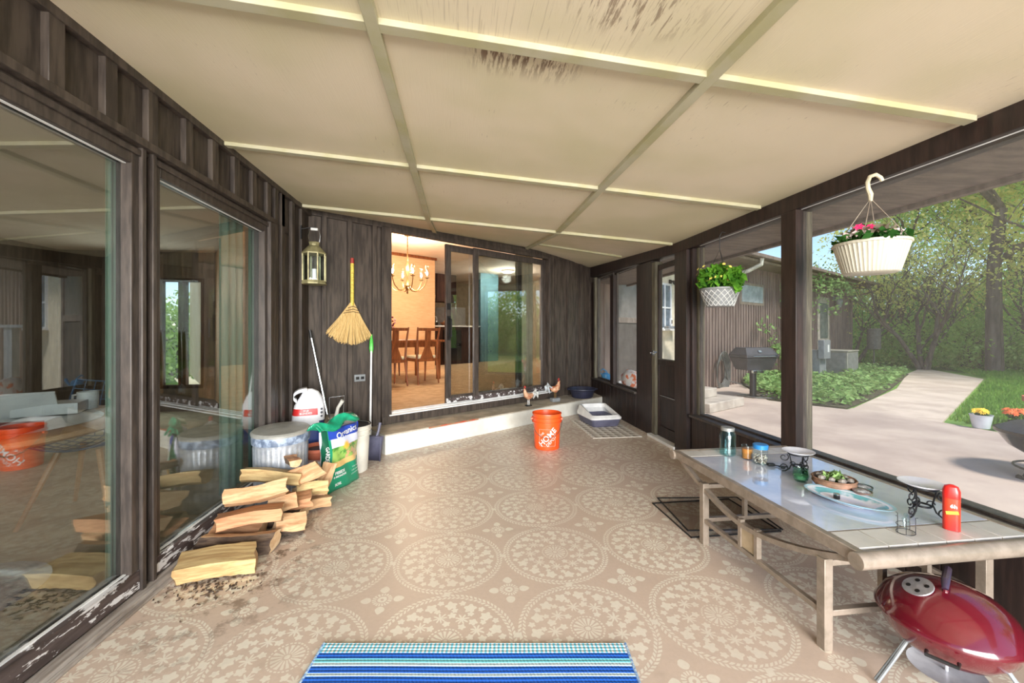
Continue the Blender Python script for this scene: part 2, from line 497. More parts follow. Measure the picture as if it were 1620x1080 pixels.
# soffit and fascia of the overhang outside
mb = MB(); mb.bx((XR+.12,-2.2,2.05),(3.02,7.0,2.075)); mb.bx((2.98,-2.2,2.02),(3.03,7.0,2.2)); mb.bx((XR+.12,-2.2,2.2),(3.1,7.0,2.24))
struct(mb, 'trim_%d' % ti, M['soffit'], bevel=.003); ti += 1
# left fixed panes
def bigpane(n, y0, y1):
    t_ = thing('window_%d' % n, None, None, (XL-.03, (y0+y1)/2, .035)); t_['kind'] = 'structure'
    h = (y1-y0)/2; T = 1.99
    f = MB(); a = .042
    f.bx((-.03,-h,.06),(.035,-h+a,T)); f.bx((-.03,h-a,.06),(.035,h,T)); f.bx((-.03,-h+a,T-.075),(.035,h-a,T))
    f.bx((.035,-h-.005,T-.03),(.045,h+.005,T))
    f.build('window_frame', M['frame'], t_, bevel=.004)
    b = MB(); b.bx((-.03,-h,0),(.04,h,.088)); b.build('bottom_rail', M['peel'], t_, bevel=.004)
    gk = MB(); gk.bx((.0,-h+a,1.912),(.012,h-a,1.917)); gk.bx((0,-h+a,.088),(.012,h-a,.093)); gk.build('gasket', M['white'], t_)
    g = MB(); g.bx((-.012,-h+a,.09),(-.008,h-a,T-.075)); g.build('window_glass', M['doorglass'], t_, smooth=False)
bigpane(1, -.2, 2.035); bigpane(2, 2.125, 3.27); bigpane(7, -1.5, -.28)
mb = MB(); mb.bx((XL-.08,2.035,.0),(XL+.02,2.06,2.04)); mb.bx((XL-.08,2.06,0),(XL-.02,2.10,2.04)); mb.bx((XL-.08,2.10,.0),(XL+.02,2.125,2.04)); mb.bx((XL-.08,-.28,0),(XL+.02,-.2,2.04)); mb.bx((XL-.08,3.27,0),(XL+.03,3.34,2.055))
struct(mb, 'trim_%d' % ti, M['frame'], bevel=.004); ti += 1
mb = MB(); mb.bx((XL,-1.5,.0),(XL+.055,3.3,.028)); mb.bx((XL+.055,-1.5,.0),(XL+.075,3.3,.012))
struct(mb, 'trim_%d' % ti, mat('threshold_strip', (176,168,160), (134,124,116), rough=.5, scale=5, stretch=(8,1,1)), bevel=.004); ti += 1
# far patio door
t_ = thing('door_1', None, None, wp(.815, .05, .30), A); t_['kind'] = 'structure'
def dpanel(nm, s0, s1, v, gl=True):
    p_ = MB(); a = .075; T = 2.0
    p_.bx((s0,v,0),(s0+a,v+.035,T)); p_.bx((s1-a,v,0),(s1,v+.035,T)); p_.bx((s0+a,v,0),(s1-a,v+.035,.10)); p_.bx((s0+a,v,T-.08),(s1-a,v+.035,T))
    o = p_.build(nm, M['frame'], t_, bevel=.003)
    g = MB(); g.bx((s0+a,v+.015,.10),(s1-a,v+.019,T-.08)); g.build('glass_pane', M['doorglass'], o, smooth=False)
    b = MB(); b.bx((s0+.002,v-.003,.0),(s1-.002,v,.07)); b.build('worn_bottom_edge', M['peel'], o, bevel=.002)
    return o
dpanel('fixed_panel', 1.20, 2.56, 0)
sp = dpanel('sliding_panel', .80, 2.10, .045)
h_ = MB(); h_.bx((.815,.015,.80),(.85,.045,1.10)); h_.tube([(.83,.02,.84),(.83,-.03,.84),(.83,-.03,1.06),(.83,.02,1.06)], .009); h_.bx((.815,.02,1.18),(.85,.045,1.26))
h_.build('door_handle', M['black'], sp)
# right screen door
t_ = thing('door_2', None, None, (XR+.05, 3.88, .03)); t_['kind'] = 'structure'
f = MB(); W = .50; T = 1.93
f.bx((-.02,0,0),(.02,.045,T)); f.bx((-.02,W-.045,0),(.02,W,T)); f.bx((-.02,.045,T-.06),(.02,W-.045,T)); f.bx((-.02,.045,.80),(.02,W-.045,.87)); f.bx((-.02,.045,0),(.02,W-.045,.12)); f.bx((-.015,.045,.42),(.015,W-.045,.46))
f.build('door_frame', M['darkred'], t_, bevel=.003)
f = MB(); f.bx((-.008,.045,.12),(.008,W-.045,.80)); f.build('lower_panel', M['darkred'], t_)
f = MB(); f.bx((-.001,.045,.87),(.001,W-.045,T-.06)); f.build('window_screen', M['screen'], t_, smooth=False)
f = MB(); f.bx((-.024,.05,.862),(-.018,W-.05,.874)); f.bx((-.02,.05,.455),(-.014,W-.05,.462)); f.build('edge_strip', M['silver'], t_)
f = MB(); f.box((-.045,W+.02,.93),(.03,.05,.06)); f.tube([(-.03,W-.02,.94),(-.07,W-.02,.94),(-.07,W-.06,.93)], .008); f.tube([(-.04,W+.02,.93),(-.09,W+.02,.93)],.012); f.build('door_latch', M['silver'], t_, bevel=.003)
# long step
mb = MB(); mb.T = MW; mb.bx((.566,-.46,0),(4.33,0,.185)); o = struct(mb, 'trim_%d' % ti, M['step'], bevel=.006); ti += 1
mb = MB(); mb.T = MW; mb.bx((.566,-.455,.185),(4.33,0,.197)); struct(mb, 'trim_%d' % ti, M['steptop'], bevel=.003); ti += 1
mb = MB(); mb.T = MW; mb.bx((1.05,-.462,.181),(1.7,-.452,.199)); struct(mb, 'trim_%d' % ti, mat('red_tape', (190,70,48), (150,120,90), rough=.7, scale=9), bevel=.001); ti += 1

# ================================================================ OUTDOORS
GZ = -.15
def leaf_mat(name, c1, c2, scale=1.2, tr=.35, lo=.35, hi=.65):
    m = bpy.data.materials.new(name); m.use_nodes = True; t = m.node_tree; t.nodes.clear()
    o = t.nodes.new('ShaderNodeOutputMaterial'); mx = t.nodes.new('ShaderNodeMixShader')
    v, x, y, z = coords(t); n = noise(t, v, scale, detail=6, rough=.8)
    c = mixc(t, n.ss(lo, hi), rgb(*c1), rgb(*c2))
    a = t.nodes.new('ShaderNodeBsdfDiffuse'); b = t.nodes.new('ShaderNodeBsdfTranslucent')
    t.links.new(c, a.inputs[0]); t.links.new(c, b.inputs[0]); mx.inputs[0].default_value = tr
    t.links.new(a.outputs[0], mx.inputs[1]); t.links.new(b.outputs[0], mx.inputs[2]); t.links.new(mx.outputs[0], o.inputs[0])
    return m
M['leafgreen'] = leaf_mat('spring_leaves', (200,226,132), (150,190,92), tr=.5)
M['leafyellow'] = leaf_mat('yellow_green_leaves', (248,230,140), (204,216,124), 2.0, tr=.55)
M['leafdark'] = leaf_mat('dark_leaves', (66,112,50), (40,76,36))
M['leafbright'] = leaf_mat('bright_leaves', (120,176,60), (72,128,44), 8)
M['cover'] = leaf_mat('ground_cover_leaves', (168,196,128), (112,152,84), 5)
M['blade'] = leaf_mat('grass_blades', (138,178,78), (104,150,58), 1.5)
M['bark'] = mat('tree_bark', (118,104,92), (78,68,60), rough=.9, scale=3, stretch=(3,3,.5), bump=.4)
M['grass'] = mat('lawn', (124,160,74), (96,134,58), rough=.95, scale=3, bump=.4)
M['garage'] = mat('taupe_siding', (142,124,114), (112,96,88), rough=.6, scale=3, stretch=(4,4,.4), bump=.2)
M['fascia'] = mat('fascia_tan', (150,132,116), (128,112,98), rough=.6)
M['grey'] = mat('grey_metal', (138,142,144), (118,122,124), rough=.5)
M['cream'] = mat('cream_wall', (226,214,190), (208,196,172), rough=.6)
rng = np.random.default_rng(5)
def leaves(name, C, size, m, parent=None, up=.0, nrm=None, var=.4):
    C = np.asarray(C, float); n = len(C)
    a = rng.normal(size=(n,3)); a[:,2] = a[:,2]*(1-up) ; a /= np.linalg.norm(a,axis=1)[:,None]
    b = rng.normal(size=(n,3))
    if up: b[:,2] *= (1-up)
    b -= a*(a*b).sum(1)[:,None]; b /= np.linalg.norm(b,axis=1)[:,None]
    s_ = size*(1 + rng.uniform(-var, var, n))[:,None]
    V = np.empty((n,4,3)); V[:,0] = C - a*s_; V[:,1] = C + b*s_*.55; V[:,2] = C + a*s_; V[:,3] = C - b*s_*.55
    me = bpy.data.meshes.new(name); me.from_pydata(V.reshape(-1,3).tolist(), [], np.arange(n*4).reshape(-1,4).tolist())
    me.materials.append(m); me.update()
    o = bpy.data.objects.new(name, me); COL.objects.link(o)
    if parent is not None: o.parent = parent
    return o
def cloud(n, c, r, hollow=.5, seed=None):
    g = np.random.default_rng(seed); d = g.normal(size=(n,3)); d /= np.linalg.norm(d,axis=1)[:,None]
    k = (hollow + (1-hollow)*g.random(n))**.8
    return np.array(c) + d*k[:,None]*np.array(r)
# ground
mb = MB(); mb.prism([(2.3,-8),(6.9,-8),(7.22,4.35),(7.15,5.2),(6.9,6.36),(6.70,6.26),(6.4,6.67),(6.05,7.28),(6.6,8.4),(7.3,9.85),(4.95,8.6),(2.3,6.72)], GZ-.1, GZ)
struct(mb, 'floor_patio', M['concrete'], smooth=False)
mb = MB(); mb.prism([(6.92,6.36),(7.17,5.2),(14.98,9.85),(17.3,13.2),(14.4,11.4),(10.4,8.46)], GZ-.1, GZ-.004)
struct(mb, 'floor_walkway', M['concrete2'], smooth=False)
mb = MB(); n_ = 24
vs = []; fs = []
for i in range(n_+1):
    for j in range(n_+1):
        x = 2.3 + 60*i/n_; y = -30 + 80*j/n_; d_ = max(0, math.hypot(x-3, y-4) - 20)
        vs.append((x, y, GZ-.035 + d_*.06))
for i in range(n_):
    for j in range(n_):
        a = i*(n_+1)+j; fs.append((a, a+n_+1, a+n_+2, a+1))
mb.add(vs, fs); struct(mb, 'floor_lawn', M['grass'])
mb = MB(); mb.prism([(-40,-12),(-5.75,-12),(-5.75,9.5),(-9,14),(2.3,30),(2.3,40),(-40,40)], GZ-.1, GZ-.04); struct(mb, 'floor_back_lawn', M['grass'])
# grass blades near the patio
def inpoly(P, poly):
    x, y = P[:,0], P[:,1]; r = np.zeros(len(P), bool); j = len(poly)-1
    for i in range(len(poly)):
        xi, yi = poly[i]; xj, yj = poly[j]
        with np.errstate(divide='ignore', invalid='ignore'):
            r ^= ((yi > y) != (yj > y)) & (x < (xj-xi)*(y-yi)/(yj-yi)+xi)
        j = i
    return r
def scatter(poly, n):
    p = np.array(poly); lo, hi = p.min(0), p.max(0)
    P = rng.random((n,2))*(hi-lo)+lo
    return P[inpoly(P, poly)]
P_ = scatter([(7.28,4.2),(7.3,5.2),(15.1,9.8),(18,13),(20,9),(12,3.0),(9,2.6),(7.3,2.6)], 60000)
C = np.c_[P_, np.full(len(P_), GZ)+.02]
def blades(name, C, h, m):
    n = len(C); a = rng.uniform(0, 2*PI, n); w_ = .006+.0012*np.hypot(C[:,0],C[:,1]); hh = h*(.5+rng.random(n))
    dx = np.c_[np.cos(a)*w_, np.sin(a)*w_, np.zeros(n)]; ln = rng.normal(0,.25,(n,2))*hh[:,None]
    V = np.empty((n,3,3)); V[:,0] = C-dx; V[:,1] = C+dx; V[:,2] = C+np.c_[ln, hh]
    me = bpy.data.meshes.new(name); me.from_pydata(V.reshape(-1,3).tolist(), [], np.arange(n*3).reshape(-1,3).tolist()); me.materials.append(m); me.update()
    o = bpy.data.objects.new(name, me); COL.objects.link(o); return o
tag(blades('lawn_grass', C, .07, M['blade']), 'short bright green lawn grass beside the pale walkway', 'grass', kind='stuff')
bed = [(6.05,7.3),(6.43,6.72),(6.74,6.34),(8.4,7.3),(10.3,8.5),(14.2,11.2),(13.9,12.9),(12.0,12.3),(9.2,10.8),(7.4,9.8),(6.7,8.6)]
P_ = scatter(bed, 14000)
k = rng.random(len(P_))
C = np.c_[P_, GZ + .03 + k*.24 + .05*np.sin(P_[:,0]*5)*np.cos(P_[:,1]*4)]
o = leaves('ground_cover', C, .062, M['cover'], up=.6); tag(o, 'dense pale green leafy ground cover filling the bed by the walkway', 'ground cover', kind='stuff')
mb = MB(); mb.prism(bed, GZ-.02, GZ+.02); struct(mb, 'trim_%d' % ti, mat('bed_soil', (88,84,62), (64,60,46), rough=1, scale=9, bump=.5), smooth=False); ti += 1

# wing of the house
GA = R(28.7); G0 = Vector((4.95, 8.516, 0))
gw = thing('house_wing', 'low brown board-and-batten wing with tan eaves beyond the patio', 'building', G0, GA)
mb = MB(); mb.bx((0,0,GZ-.1),(11.68,5,2.95))
for i in range(80):
    s0 = .1 + i*.145
    mb.bx((s0,-.036,GZ),(s0+.045,0,2.95))
mb.build('siding', M['garage'], gw)
mb = MB(); mb.add([(-.3,-.65,3.0),(12.9,-.65,3.0),(12.9,2.6,3.62),(-.3,2.6,3.62),(-.3,-.65,3.10),(12.9,-.65,3.10),(12.9,2.6,3.72),(-.3,2.6,3.72)],
   [(0,3,2,1),(4,5,6,7),(0,1,5,4),(1,2,6,5),(2,3,7,6),(3,0,4,7)])
mb.add([(-.3,5.8,3.0),(12.9,5.8,3.0),(12.9,2.6,3.62),(-.3,2.6,3.62),(-.3,5.8,3.1),(12.9,5.8,3.1),(12.9,2.6,3.72),(-.3,2.6,3.72)],
   [(1,2,3,0),(7,6,5,4),(4,5,1,0),(5,6,2,1),(6,7,3,2),(7,4,0,3)])
mb.build('roof', M['fascia'], gw, smooth=False)
mb = MB(); mb.bx((-.3,-.6,2.93),(12.6,.05,2.99)); mb.build('soffit', M['fascia'], gw)
mb = MB(); mb.bx((-.3,-.76,3.0),(12.9,-.655,3.10)); mb.build('gutter', M['garage'], gw, bevel=.02)
mb = MB(); mb.tube([(2.35,-.68,3.02),(2.35,-.66,2.86),(2.25,-.4,2.72),(2.12,-.05,2.62),(2.1,-.06,2.4)], .05, 8); mb.build('downspout', mat('white_pipe',(226,222,204),rough=.4), gw)
mb = MB(); mb.tube([(12.75,-.66,3.02),(12.75,-.6,2.8),(11.75,-.06,2.6),(11.72,-.05,.0)], .05, 8); mb.build('downspout', M['garage'], gw)
mb = MB(); mb.bx((2.63,-.04,1.93),(4.02,-.02,2.52)); f_ = mb.build('window_frame', M['fascia'], gw, bevel=.004)
mb = MB(); mb.bx((2.71,-.05,2.0),(3.94,-.04,2.45)); mb.build('pane', mat('pale_pane', (176,184,186), (150,158,160), rough=.15), f_)
mb = MB(); mb.bx((8.2,-.04,GZ+.15),(9.34,-.02,2.42)); f_ = mb.build('door_frame', mat('pale_frame', (198,186,172), rough=.6), gw, bevel=.004)
mb = MB(); mb.bx((8.4,-.05,.98),(9.14,-.04,2.2)); mb.build('pane', mat('door_pane', (120,128,124), (90,98,96), rough=.1), f_)
mb = MB(); mb.bx((8.4,-.05,.05),(9.14,-.04,.9)); mb.build('door_panel', mat('peach_panel', (206,176,152), rough=.6), f_)
mb = MB(); mb.bx((9.8,-.05,2.35),(9.9,0,2.5)); mb.tube([(9.85,-.05,2.45),(9.85,-.16,2.5),(9.85,-.18,2.4)], .012); mb.lathe([(.03,.25),(.12,.14),(.10,0),(.06,-.1)], 12, (9.85,-.18,2.2), capt=True); mb.build('wall_lamp', M['grey'], gw)
# wall beyond the porch corner: brown siding with a door, then a pale recess with window and lamp
mb = MB(); mb.T = MW; mb.bx((4.5,0,GZ),(6.02,.12,2.9)); 
for s0 in (4.55,4.8,5.05): mb.bx((s0,-.02,GZ),(s0+.05,0,2.9))
struct(mb, 'wall_outer', M['garage'])
mb = MB(); mb.T = MW; mb.bx((6.02,0,GZ),(7.75,.12,2.95)); struct(mb, 'wall_recess', M['cream'])
mb = MB(); mb.T = MW; mb.bx((4.4,-.7,2.86),(8.1,.1,2.93)); mb.bx((4.4,-.74,2.86),(8.1,-.7,3.02)); struct(mb, 'trim_%d' % ti, M['fascia']); ti += 1
d3 = thing('door_3', None, None, wp(5.12,-.0,GZ+.3), A); d3['kind'] = 'structure'
mb = MB(); mb.bx((0,-.03,0),(.09,0,2.05)); mb.bx((.79,-.03,0),(.88,0,2.05)); mb.bx((.09,-.03,1.96),(.79,0,2.05)); mb.bx((.09,-.028,1.22),(.79,0,1.32)); mb.build('door_frame', mat('taupe_frame', (138,126,116), rough=.6), d3, bevel=.003)
mb = MB(); mb.bx((.09,-.01,1.32),(.79,0,1.96)); mb.build('upper_pane', mat('grey_pane', (128,124,120), (112,108,104), rough=.3), d3)
mb = MB(); mb.bx((.09,-.012,0),(.79,0,1.22)); mb.build('lower_panel', mat('door_lower', (96,90,86), (82,76,72), rough=.5), d3)
w3 = thing('window_8', None, None, wp(6.70,0,1.25), A); w3['kind'] = 'structure'
mb = MB(); mb.bx((0,-.03,0),(.04,0,.98)); mb.bx((.5,-.03,0),(.54,0,.98)); mb.bx((0,-.03,.94),(.54,0,.98)); mb.bx((0,-.03,0),(.54,0,.04)); mb.bx((.24,-.03,0),(.27,0,.98)); mb.bx((.04,-.028,.45),(.5,0,.48)); mb.bx((-.05,-.16,-.02),(.62,0,.015)); mb.build('window_frame', M['white'], w3)
mb = MB(); mb.bx((.04,-.012,.04),(.5,-.002,.94)); mb.build('pane', mat('dim_pane', (112,124,134), (88,98,108), rough=.1), w3)
lp = thing('spot_lamp', 'small brown twin spot lamp high on the cream wall seen through the screen door', 'lamp', wp(7.18,-.005,2.28), A)
mb = MB(); mb.box((0,-.02,0),(.08,.03,.08)); mb.build('mount', M['black'], lp); 
for sx in (-1,1):
    mb = MB(); mb.tube([(0,-.03,0),(sx*.04,-.09,0)], .01); mb.tube([(sx*.04,-.09,.0),(sx*.08,-.17,-.05)], [.02,.045]); mb.build('spot_head', M['black'], lp)
hb = thing('wall_intercom', 'small white intercom box on the cream wall under the spot lamp', 'intercom', wp(7.22,-.02,1.42), A)
mb = MB(); mb.box((0,0,0),(.09,.03,.15)); mb.build('case', M['white'], hb, bevel=.004)
mb = MB(); mb.tube([(0,-.02,-.04),(0,-.02,.04)], .012); mb.build('grille', M['black'], hb)
# tall grey post in front of the recess
pt = MB(); pt.bx((-.06,-.06,0),(.06,.06,1.42)); pt.bx((-.3,-.09,1.42),(.3,.09,1.47)); tag(pt.build('shelf_post', M['grey'], None, loc=wp(6.95,-.35,GZ), bevel=.004), 'grey post carrying a short shelf in front of the cream wall', 'post')
# concrete steps
st = thing('concrete_steps', 'two worn concrete steps leading up to the wing wall', 'steps', (5.15,6.79,GZ), GA)
mb = MB(); mb.bx((-1.2,0,0),(0,1.0,.16)); mb.build('lower_step', mat('step_concrete', (186,176,162), (160,150,138), rough=.85, scale=4, bump=.2), st, bevel=.012)
mb = MB(); mb.bx((-1.2,.34,.16),(-.31,1.0,.32)); mb.build('upper_step', bpy.data.materials['step_concrete'], st, bevel=.012)
# pedestal grill
pg = thing('pedestal_grill', 'black pedestal gas grill standing on the patio by the bed', 'grill', (6.05,7.72,GZ), R(6))
mb = MB(); mb.lathe([(.20,0),(.2,.012),(.05,.02)], 16, capt=True); mb.tube([(0,0,.01),(0,0,.62)], .065, 14); mb.build('pedestal', M['black'], pg)
def hull(mb, z0, x0, y0, z1, x1, y1, cx0=0, cx1=0):
    mb.add([(-x0,-y0,z0),(x0,-y0,z0),(x0,y0,z0),(-x0,y0,z0),(-x1,-y1,z1),(x1,-y1,z1),(x1,y1,z1),(-x1,y1,z1)], [(0,3,2,1),(4,5,6,7),(0,1,5,4),(1,2,6,5),(2,3,7,6),(3,0,4,7)])
M['grillgrey'] = mat('grill_charcoal', (62,62,66), (48,48,51), rough=.5)
mb = MB(); hull(mb, .57, .30,.16, .82, .37,.24); mb.build('firebox', M['grillgrey'], pg, bevel=.008)
mb = MB(); hull(mb, .825, .385,.25, .88, .385,.25); hull(mb, .88, .385,.25, 1.03, .31,.14); ld = mb.build('lid', M['grillgrey'], pg, bevel=.008)
mb = MB(); mb.tube([(-.05,-.21,.95),(.01,-.21,.95)], .0, 4); mb.box((-.04,-.215,.955),(.07,.012,.05), rx=R(-35)); mb.build('thermometer', M['silver'], ld)
mb = MB(); mb.tube([(-.26,-.25,.86),(-.26,-.29,.86),(.26,-.29,.86),(.26,-.25,.86)], .009); mb.build('lid_handle', M['silver'], ld)
mb = MB(); mb.box((-.08,-.2,.545),(.26,.05,.06)); mb.build('control_panel', M['silver'], pg, bevel=.004)
for sx in (-.16,0.0): 
    mb = MB(); mb.tube([(sx,-.22,.545),(sx,-.25,.545)], .022, 12); mb.build('knob', M['black'], pg)
# hose on wall and across the patio
hs = MB(); hc = Vector(wp(0,0,0))
Mg = Matrix.Translation(G0) @ Matrix.Rotation(GA,4,'Z')
pts = []
for k_ in range(7):
    for j in range(20):
        g = 2*PI*j/20
        pts.append(Mg @ Vector((1.5 + (.20+.02*k_)*math.sin(g), -.1-.012*k_, .22 + (.30+.035*k_)*math.cos(g))))
for q_ in [(1.75,-.15,0),(2.1,-.5,GZ+.02),(2.3,-1.1,GZ+.015)]: pts.append(Mg @ Vector(q_))
pts += [Vector(v_) for v_ in [(6.0,7.5,GZ+.015),(6.35,7.35,GZ+.02),(6.5,7.6,GZ+.02),(6.2,7.95,GZ+.02),(5.8,7.85,GZ+.02),(5.9,7.45,GZ+.03),(6.6,7.25,GZ+.02)]]
hs.tube(pts, .014, 6); tag(hs.build('garden_hose', mat('hose', (104,104,98), (80,80,76), rough=.5)), 'dark garden hose coiled on the wing wall and trailing round the grill', 'hose')
# utility boxes
ub = thing('meter_cabinet', 'tall grey steel utility cabinet against the wing', 'cabinet', (9.95,10.0,GZ), GA)
mb = MB(); mb.bx((-.25,0,0),(.25,.35,.85)); mb.build('case', M['grey'], ub, bevel=.01)
mb = MB(); mb.bx((-.32,-.12,.62),(.18,.02,1.13)); c_ = mb.build('meter_box', M['grey'], ub, bevel=.01)
mb = MB(); mb.bx((-.06,-.126,.80),(.06,-.121,1.0)); mb.build('notice', M['white'], c_)
ac = thing('air_conditioner', 'low grey air conditioning condenser next to the utility cabinet', 'air conditioner', (11.15,10.70,GZ), GA)
mb = MB(); mb.bx((-.5,-.35,.03),(.5,.45,.78)); mb.bx((-.52,-.37,.78),(.52,.47,.82)); mb.build('case', mat('ac_case', (150,148,134), (132,130,118), rough=.5), ac, bevel=.012)
mb = MB()
for i in range(20): mb.bx((-.45,-.358,.08+i*.034),(.45,-.352,.095+i*.034)); mb.bx((-.508,-.3,.08+i*.034),(-.502,.4,.095+i*.034))
mb.build('louvre_grille', M['grey'], ac)
stp = MB(); stp.lathe([(.17,0),(.15,.1),(.15,.24)], 12, capt=True, wob=.05); tag(stp.build('tree_stump', M['bark'], loc=(13.0,11.05,GZ)), 'small grey tree stump at the edge of the ground cover', 'stump')
stk = MB(); stk.tube([(0,0,0),(0,0,.75)], .02); stk.lathe([(.16,.72),(.2,.74),(.2,1.45),(.16,1.48)], 14, capt=True); tag(stk.build('plant_cage', mat('mesh_grey', (110,106,98), (88,86,78), rough=.9, scale=20), loc=(14.9,12.9,GZ)), 'round grey mesh plant guard on a stake near the woods', 'plant guard')

# trees and shrubs
def tree_mesh(seed, h, r0, depth=4, spread=.55, stems=1, up=.35, nseg=3):
    rd = random.Random(seed); mb = MB(); tips = []
    def br(p, d, L, r, k):
        pts = [p]; rs = [r]; q = p.copy(); dd = d.copy()
        for i in range(nseg):
            dd = (dd + Vector((rd.uniform(-1,1),rd.uniform(-1,1),rd.uniform(-.6,1)))*.16).normalized()
            q = q + dd*L/nseg; pts.append(q.copy()); rs.append(r*(1-.38*(i+1)/nseg))
        mb.tube(pts, rs, 7 if k > 2 else 4, cap=False)
        if k <= 1: tips.extend([pts[-1], pts[-2]])
        if k == 0: return
        for i in range(rd.choice((2,3)) + (1 if k >= 3 else 0)):
            g = rd.uniform(0, 2*PI); a = Vector((math.cos(g), math.sin(g), 0))
            nd = (dd*(1-spread) + a*spread*rd.uniform(.7,1.2) + Vector((0,0,up*.4))).normalized()
            b = rd.choice(pts[1:]) if i else pts[-1]
            br(b.copy(), nd, L*rd.uniform(.62,.82), rs[-1]*rd.uniform(.62,.85), k-1)
    for s_ in range(stems):
        g = 2*PI*s_/max(stems,1); lean = Vector((math.cos(g)*.35, math.sin(g)*.35, 1)) if stems > 1 else Vector((.05,.02,1))
        br(Vector((math.cos(g)*.1*(stems>1), math.sin(g)*.1*(stems>1), 0)), lean.normalized(), h*.36, r0, depth)
    return mb, np.array([tuple(t) for t in tips])
def make_tree(name, label, cat, seed, h, r0, lm, loc, nl, ls, spr=.5, depth=4, stems=1, group=None, spread=.55, extra=None):
    t_ = thing(name, label, cat, loc, random.Random(seed).uniform(0,6), group)
    mb, tips = tree_mesh(seed, h, r0, depth, spread, stems)
    mb.build('trunk', M['bark'], t_)
    C = tips[rng.integers(0, len(tips), nl)] + rng.normal(0, spr, (nl,3))
    leaves('foliage', C[C[:,2] > .15], ls, lm, t_)
    return t_
big = make_tree('oak_tree', 'big old tree with thick grey trunk and yellow-green spring leaves at the wood edge', 'tree', 11, 15, .23, M['leafyellow'], (17.6,11.3,GZ), 13000, .08, .55, 5, spread=.62)
t1 = make_tree('multi_stem_tree', 'small dark multi-stemmed tree rising from the bushes left of the big trunk', 'tree', 21, 5.5, .085, M['leafyellow'], (16.6,12.6,GZ), 2400, .06, .35, 4, 4, spread=.5)
t2 = make_tree('slender_tree', 'tall thin tree with pale green leaves behind the bushes', 'tree', 31, 11, .15, M['leafgreen'], (21.5,17.5,GZ+.2), 8000, .09, .6, 5, spread=.5, group='tall thin trees in the wood')
t3 = make_tree('slender_tree', 'tall thin tree with yellowish leaves in the wood', 'tree', 41, 12, .17, M['leafyellow'], (25,15,GZ+.4), 8000, .095, .6, 5, spread=.5, group='yellowish trees in the wood')
wtree = [(24,21,.9),(27,19,1.1),(23,13.5,.9),(22.5,9.5,1),(26,7,1.1),(20,6.5,.8),(23,2,1),(19,-2,.9),(22,-6,1.1),(14,-9,.9),(28,12,1.2)]
for i, (x, y, s_) in enumerate(wtree):
    c = copy_tree(t2 if i % 2 else t3); c.location = (x, y, GZ+.25); c.rotation_euler.z = i*1.7; c.scale = (s_, s_, s_*random.Random(i).uniform(.85,1.15))
for (x, y, s_) in ((18.8,14.2,.9),(15.9,14.6,.8),(19.2,10.4,.9)):
    c = copy_tree(t1); c.location = (x, y, GZ); c.rotation_euler.z = x; c.scale = (s_,)*3
    c['label'] = {18.8:'dark multi-stemmed sapling deeper in the wood, behind the bushes', 15.9:'dark multi-stemmed sapling nearest the end of the house wing', 19.2:'dark multi-stemmed sapling right of the big trunk'}[x]
def make_shrub(seed, lm, n, sz, r, label, group, loc):
    t_ = thing('shrub', label, 'shrub', loc, 0, group)
    mb, tips = tree_mesh(seed, r[2]*1.25, .03, 3, .6, 6)
    mb.build('stems', M['bark'], t_)
    C = np.concatenate([cloud(n, (0,0,r[2]*.5), (r[0],r[1],r[2]*.55), .55, seed), cloud(n//2, (r[0]*.3,-r[1]*.25,r[2]*.3), (r[0]*.9,r[1]*.9,r[2]*.35), .4, seed+1)])
    C += rng.normal(0, .12, C.shape); leaves('foliage', C[C[:,2] > .02], sz, lm, t_)
    return t_
s1 = make_shrub(51, M['leafgreen'], 2600, .055, (1.3,1.3,1.9), 'bright green bush in the undergrowth along the wood', 'green bushes along the wood', (18.2,12.2,GZ))
s2 = make_shrub(61, leaf_mat('mid_leaves', (176,208,112), (124,164,80), tr=.5), 2400, .06, (1.5,1.4,2.4), 'mid green taller bush in the undergrowth along the wood', 'taller bushes along the wood', (19.6,13.6,GZ))
pos1 = [(17.2,15.6),(19.2,15.2),(17.9,13.6),(20.3,11.4),(18.9,9.6),(20.9,8.3),(19.9,6.2),(21.3,4.4),(20,2),(20.6,-.6),(19,-3.5),(17,-6.5),(13.5,-7.5),(18.6,17.8),(21.0,13.4),(10,-8.5)]
for i, (x, y) in enumerate(pos1):
    c = copy_tree(s1); c.location = (x, y, GZ); c.rotation_euler.z = i*2.1; k_ = random.Random(i).uniform(.7,1.15); c.scale = (k_, k_, k_*random.Random(i+9).uniform(.7,1.1))
pos2 = [(20.6,19.5),(22.6,16.6),(22.2,12.0),(23,9.2),(23.2,5.6),(23.4,2),(22.6,-2),(20.5,-6),(17,-9.4),(22.4,20.4),(24.6,14.2),(25.5,10.5),(24.8,17.8),(13,-11)]
for i, (x, y) in enumerate(pos2):
    c = copy_tree(s2); c.location = (x, y, GZ+.15); c.rotation_euler.z = i*1.3; k_ = random.Random(i+50).uniform(.9,1.5); c.scale = (k_*1.1, k_*1.1, k_)
for i, (x, y) in enumerate([(-8.2,13),(-10,12),(-8.9,15),(-7.4,15.5),(-11.5,10.5)]):
    c = copy_tree(s1); c.location = (x, y, GZ); c.rotation_euler.z = i*1.3; c.scale = (1.2,1.2,1.2); c['label'] = 'green bush behind the house seen through the family room window'; c['group'] = 'bushes behind the house'
# far screen of woodland
fw = make_shrub(71, M['leafgreen'], 2400, .15, (3.2,3.0,4.6), 'large leafy tree mass deep in the wood behind the bushes', 'distant leafy tree masses', (27,22,GZ+.3))
for i, (x, y) in enumerate([(24.5,26),(30,18),(31,13),(30,8.5),(30.5,4),(30,-1),(28,-6),(24,-10.5),(18,-13.5),(20.5,27),(28.5,24.5),(33,20),(11,-14)]):
    c = copy_tree(fw); c.location = (x, y, GZ+.4); c.rotation_euler.z = i*.9
